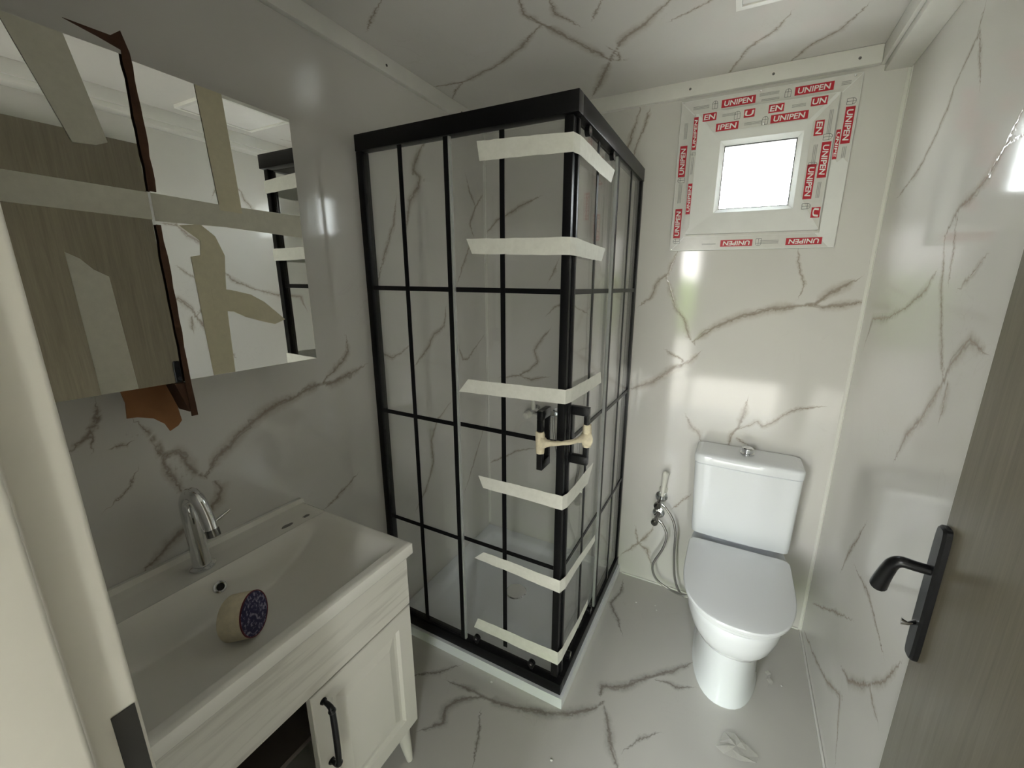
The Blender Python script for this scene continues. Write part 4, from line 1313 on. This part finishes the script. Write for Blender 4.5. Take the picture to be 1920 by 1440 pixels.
mtape([(MY0 + 0.01, 1.553), (SEAM - 0.006, 1.549), (SEAM - 0.006, 1.598), (MY0 + 0.01, 1.600)], left_pt, 'pale_tape', 'level tape strip across the left mirror door')
mtape([(SEAM + 0.002, 1.548), (-1.25, 1.552), (-1.0715, 1.547), (-1.0715, 1.601), (-1.25, 1.598), (SEAM + 0.002, 1.600)], right_pt, 'pale_tape', 'level tape strip across the right mirror door')
mtape([(-1.268, 1.8255), (-1.219, 1.8255), (-1.212, 1.586), (-1.257, 1.586)], right_pt, 'mirror_tape', 'upright tape strip on the upper right mirror door', 0.0011)
mtape([(-1.338, 1.545), (-1.300, 1.552), (-1.275, 1.530), (-1.262, 1.490), (-1.268, 1.440), (-1.275, 1.360), (-1.279, 1.2265), (-1.323, 1.2265), (-1.325, 1.340), (-1.327, 1.484), (-1.309, 1.488), (-1.305, 1.518)], right_pt, 'mirror_tape', 'curved upright tape strip on the lower right mirror door')
mtape([(-1.300, 1.418), (-1.262, 1.415), (-1.220, 1.404), (-1.190, 1.385), (-1.145, 1.340), (-1.172, 1.330), (-1.205, 1.340), (-1.238, 1.352), (-1.262, 1.366), (-1.300, 1.370)], right_pt, 'mirror_tape', 'bent tape strip branching from the curved strip on the mirror', 0.0011)
mtape([(-1.520, 1.8255), (-1.452, 1.8255), (-1.425, 1.672), (-1.440, 1.664), (-1.470, 1.660)], left_pt, 'pale_tape', 'wide slanted tape strip on the upper left mirror door', 0.0011)
mtape([(-1.510, 1.480), (-1.494, 1.470), (-1.480, 1.452), (-1.462, 1.440), (-1.456, 1.2265), (-1.508, 1.2265)], left_pt, 'pale_tape', 'upright tape strip cut aslant on the lower left mirror door')

# cardboard edge guard between the mirror doors
cb_ = empty('cardboard_guard', (0.14, -1.38, 1.11), 'torn brown cardboard edge guard jammed between the two mirror doors', 'cardboard')


def cpoly(name, poly, x0, x1, mat, tilt=0.0):
    bm = B()
    prism(bm, poly, lambda u, v, d: Vector((x0 + d + tilt * (v - 1.22), u, v)), x1 - x0)
    return obj(name, bm, mat, cb_)


rag = random.Random(11)
up_l = [(-1.3835 + rag.uniform(-.0015, .0015), 1.600 + i * 0.021) for i in range(12)]
up_r = [(-1.3715 + rag.uniform(-.001, .0012), 1.600 + i * 0.021) for i in range(12)]
cpoly('upper_strip', up_l + [(-1.412, 1.838), (-1.452, 1.846), (-1.395, 1.848), (-1.380, 1.862)] + up_r[::-1], 0.1465, 0.1485, 'cardboard_edge')
lo_l = [(-1.384 + rag.uniform(-.0015, .0015), 1.150 + i * 0.030) for i in range(14)]
lo_r = [(-1.3745 + rag.uniform(-.001, .0015), 1.150 + i * 0.030) for i in range(14)]
cpoly('lower_strip', lo_l + lo_r[::-1], 0.1465, 0.1485, 'cardboard_edge')
cpoly('lower_flap', [(-1.468, 1.2255), (-1.378, 1.2255), (-1.381, 1.165), (-1.378, 1.128), (-1.386, 1.118), (-1.402, 1.110), (-1.408, 1.128), (-1.425, 1.146), (-1.450, 1.156), (-1.466, 1.158), (-1.463, 1.190)], 0.080, 0.083, 'cardboard')
cpoly('lower_fold', [(-1.402, 1.225), (-1.378, 1.222), (-1.379, 1.160), (-1.386, 1.160), (-1.393, 1.190)], 0.100, 0.1455, 'cardboard_edge')

# ------------------------------------------------------------------ room door, opened against the right wall
DX = 1.535
door = empty('door_1', (DX, -1.68, 0), 'open taupe wood laminate door with black lever handle', None, None, 'structure')
obj('door_leaf', bx((DX, -1.690, 0.012), (DX + 0.036, -0.958, 2.0), 0.0015), 'door_wood', door)
obj('edge_band', bx((DX + .001, -0.9578, 0.012), (DX + 0.035, -0.9560, 2.0)), 'white_pvc', door)
hd = empty('lever_set', (DX, -0.974, 0.90))
hd.parent = door
hd.location = Vector((DX, -0.974, 0.90)) - wloc(door)
bm = B()
secs = []
for x, gpad in ((DX - 0.0003, 0.0), (DX - 0.008, 0.0), (DX - 0.012, 0.003)):
    pts = []
    for k in range(28):
        a = 2 * math.pi * k / 28
        pts.append(Vector((x, -0.974 + (0.0155 - gpad) * math.copysign(abs(math.cos(a)) ** 0.32, math.cos(a)), 0.925 + (0.131 - gpad) * math.copysign(abs(math.sin(a)) ** 0.25, math.sin(a)))))
    secs.append(pts)
loft(bm, secs)
obj('lever_plate', bm, 'black_handle', hd, 35)
lv = spline([(DX - 0.010, -0.974, 0.972), (DX - 0.030, -0.973, 0.973), (DX - 0.048, -0.970, 0.973), (DX - 0.056, -0.964, 0.963), (DX - 0.058, -0.955, 0.944), (DX - 0.058, -0.942, 0.918), (DX - 0.057, -0.930, 0.894)], 7)
obj('lever', tube(B(), lv, [0.0085 + 0.0055 * (i / (len(lv) - 1)) ** 1.5 for i in range(len(lv))], 16, 1.0), 'black_handle', hd, 50)
key = obj('thumb_turn', tube(B(), [(DX - 0.010, -0.974, 0.868), (DX - 0.026, -0.986, 0.868), (DX - 0.034, -0.984, 0.868)], [0.004, 0.003, 0.006], 12), 'chrome', hd, 40)
for z in (0.25, 1.0, 1.75):
    bm = B(); cyl(bm, (DX - 0.006, -1.692, z - 0.045), (DX - 0.006, -1.692, z + 0.045), 0.0058, n=12)
    obj('hinge', bm, 'chrome', door, 40)

# ------------------------------------------------------------------ debris on the floor
rnd = random.Random(5)
bm = B()
N = 9
outl = [(1.285, -0.640), (1.300, -0.600), (1.330, -0.590), (1.365, -0.612), (1.400, -0.632), (1.392, -0.655), (1.345, -0.668), (1.300, -0.672), (1.275, -0.660)]
ctr = (1.335, -0.632)
vt = [bm.verts.new((x, y, 0.0012 + rnd.uniform(0, 0.006))) for x, y in outl]
vm = [bm.verts.new(((x + ctr[0]) / 2 + rnd.uniform(-.006, .006), (y + ctr[1]) / 2 + rnd.uniform(-.006, .006), 0.004 + rnd.uniform(0, 0.012))) for x, y in outl]
vc = bm.verts.new((*ctr, 0.008))
for k in range(len(outl)):
    k2 = (k + 1) % len(outl)
    bm.faces.new((vt[k], vt[k2], vm[k2], vm[k])); bm.faces.new((vm[k], vm[k2], vc))
obj('plastic_scrap', bm, 'scrap', None, None, 'crumpled clear plastic scrap on the floor in front of the toilet', 'plastic scrap')
bm = B()
pp = [(1.437, -0.290), (1.446, -0.305), (1.441, -0.322), (1.450, -0.338), (1.446, -0.350)]
for k in range(len(pp) - 1):
    a, b = Vector((*pp[k], 0.001 + 0.004 * (k % 2))), Vector((*pp[k + 1], 0.005 - 0.004 * (k % 2)))
    s = Vector((0.006, 0.002, 0.003))
    f4 = [bm.verts.new(q) for q in (a - s, a + s + Vector((0, 0, .004)), b + s + Vector((0, 0, .004)), b - s)]
    for q in f4: q.co.z = max(q.co.z, 0.0008)
    bm.faces.new(f4)
obj('film_shred', bm, 'scrap', None, None, 'curled shred of clear film on the floor beside the toilet foot', 'film shred')
CR = [(0.912, -0.170, 0.004, 'pale plaster crumb on the floor between shower and toilet'), (0.520, -0.800, 0.0045, 'pale plaster crumb on the floor beside the shower tray edge'),
      (0.995, -0.150, 0.003, 'tiny pale plaster crumb on the floor near the steel hoses'), (1.005, -0.175, 0.003, 'tiny pale plaster crumb beside the one near the steel hoses'),
      (1.485, -0.330, 0.0035, 'pale plaster crumb on the floor between toilet foot and right wall'), (0.820, -0.930, 0.004, 'pale plaster crumb alone on the open floor before the vanity')]
for x, y, r, lab in CR:
    bm = B()
    bmesh.ops.create_icosphere(bm, subdivisions=1, radius=r, matrix=Matrix.Translation((x, y, r * 0.55)) @ Matrix.Diagonal((1.2, .9, .5, 1)))
    for v in bm.verts: v.co += Vector((rnd.uniform(-r, r), rnd.uniform(-r, r), 0)) * 0.25
    obj('plaster_crumb', bm, 'crumb', None, None, lab, 'crumb', 'plaster crumbs on the floor')
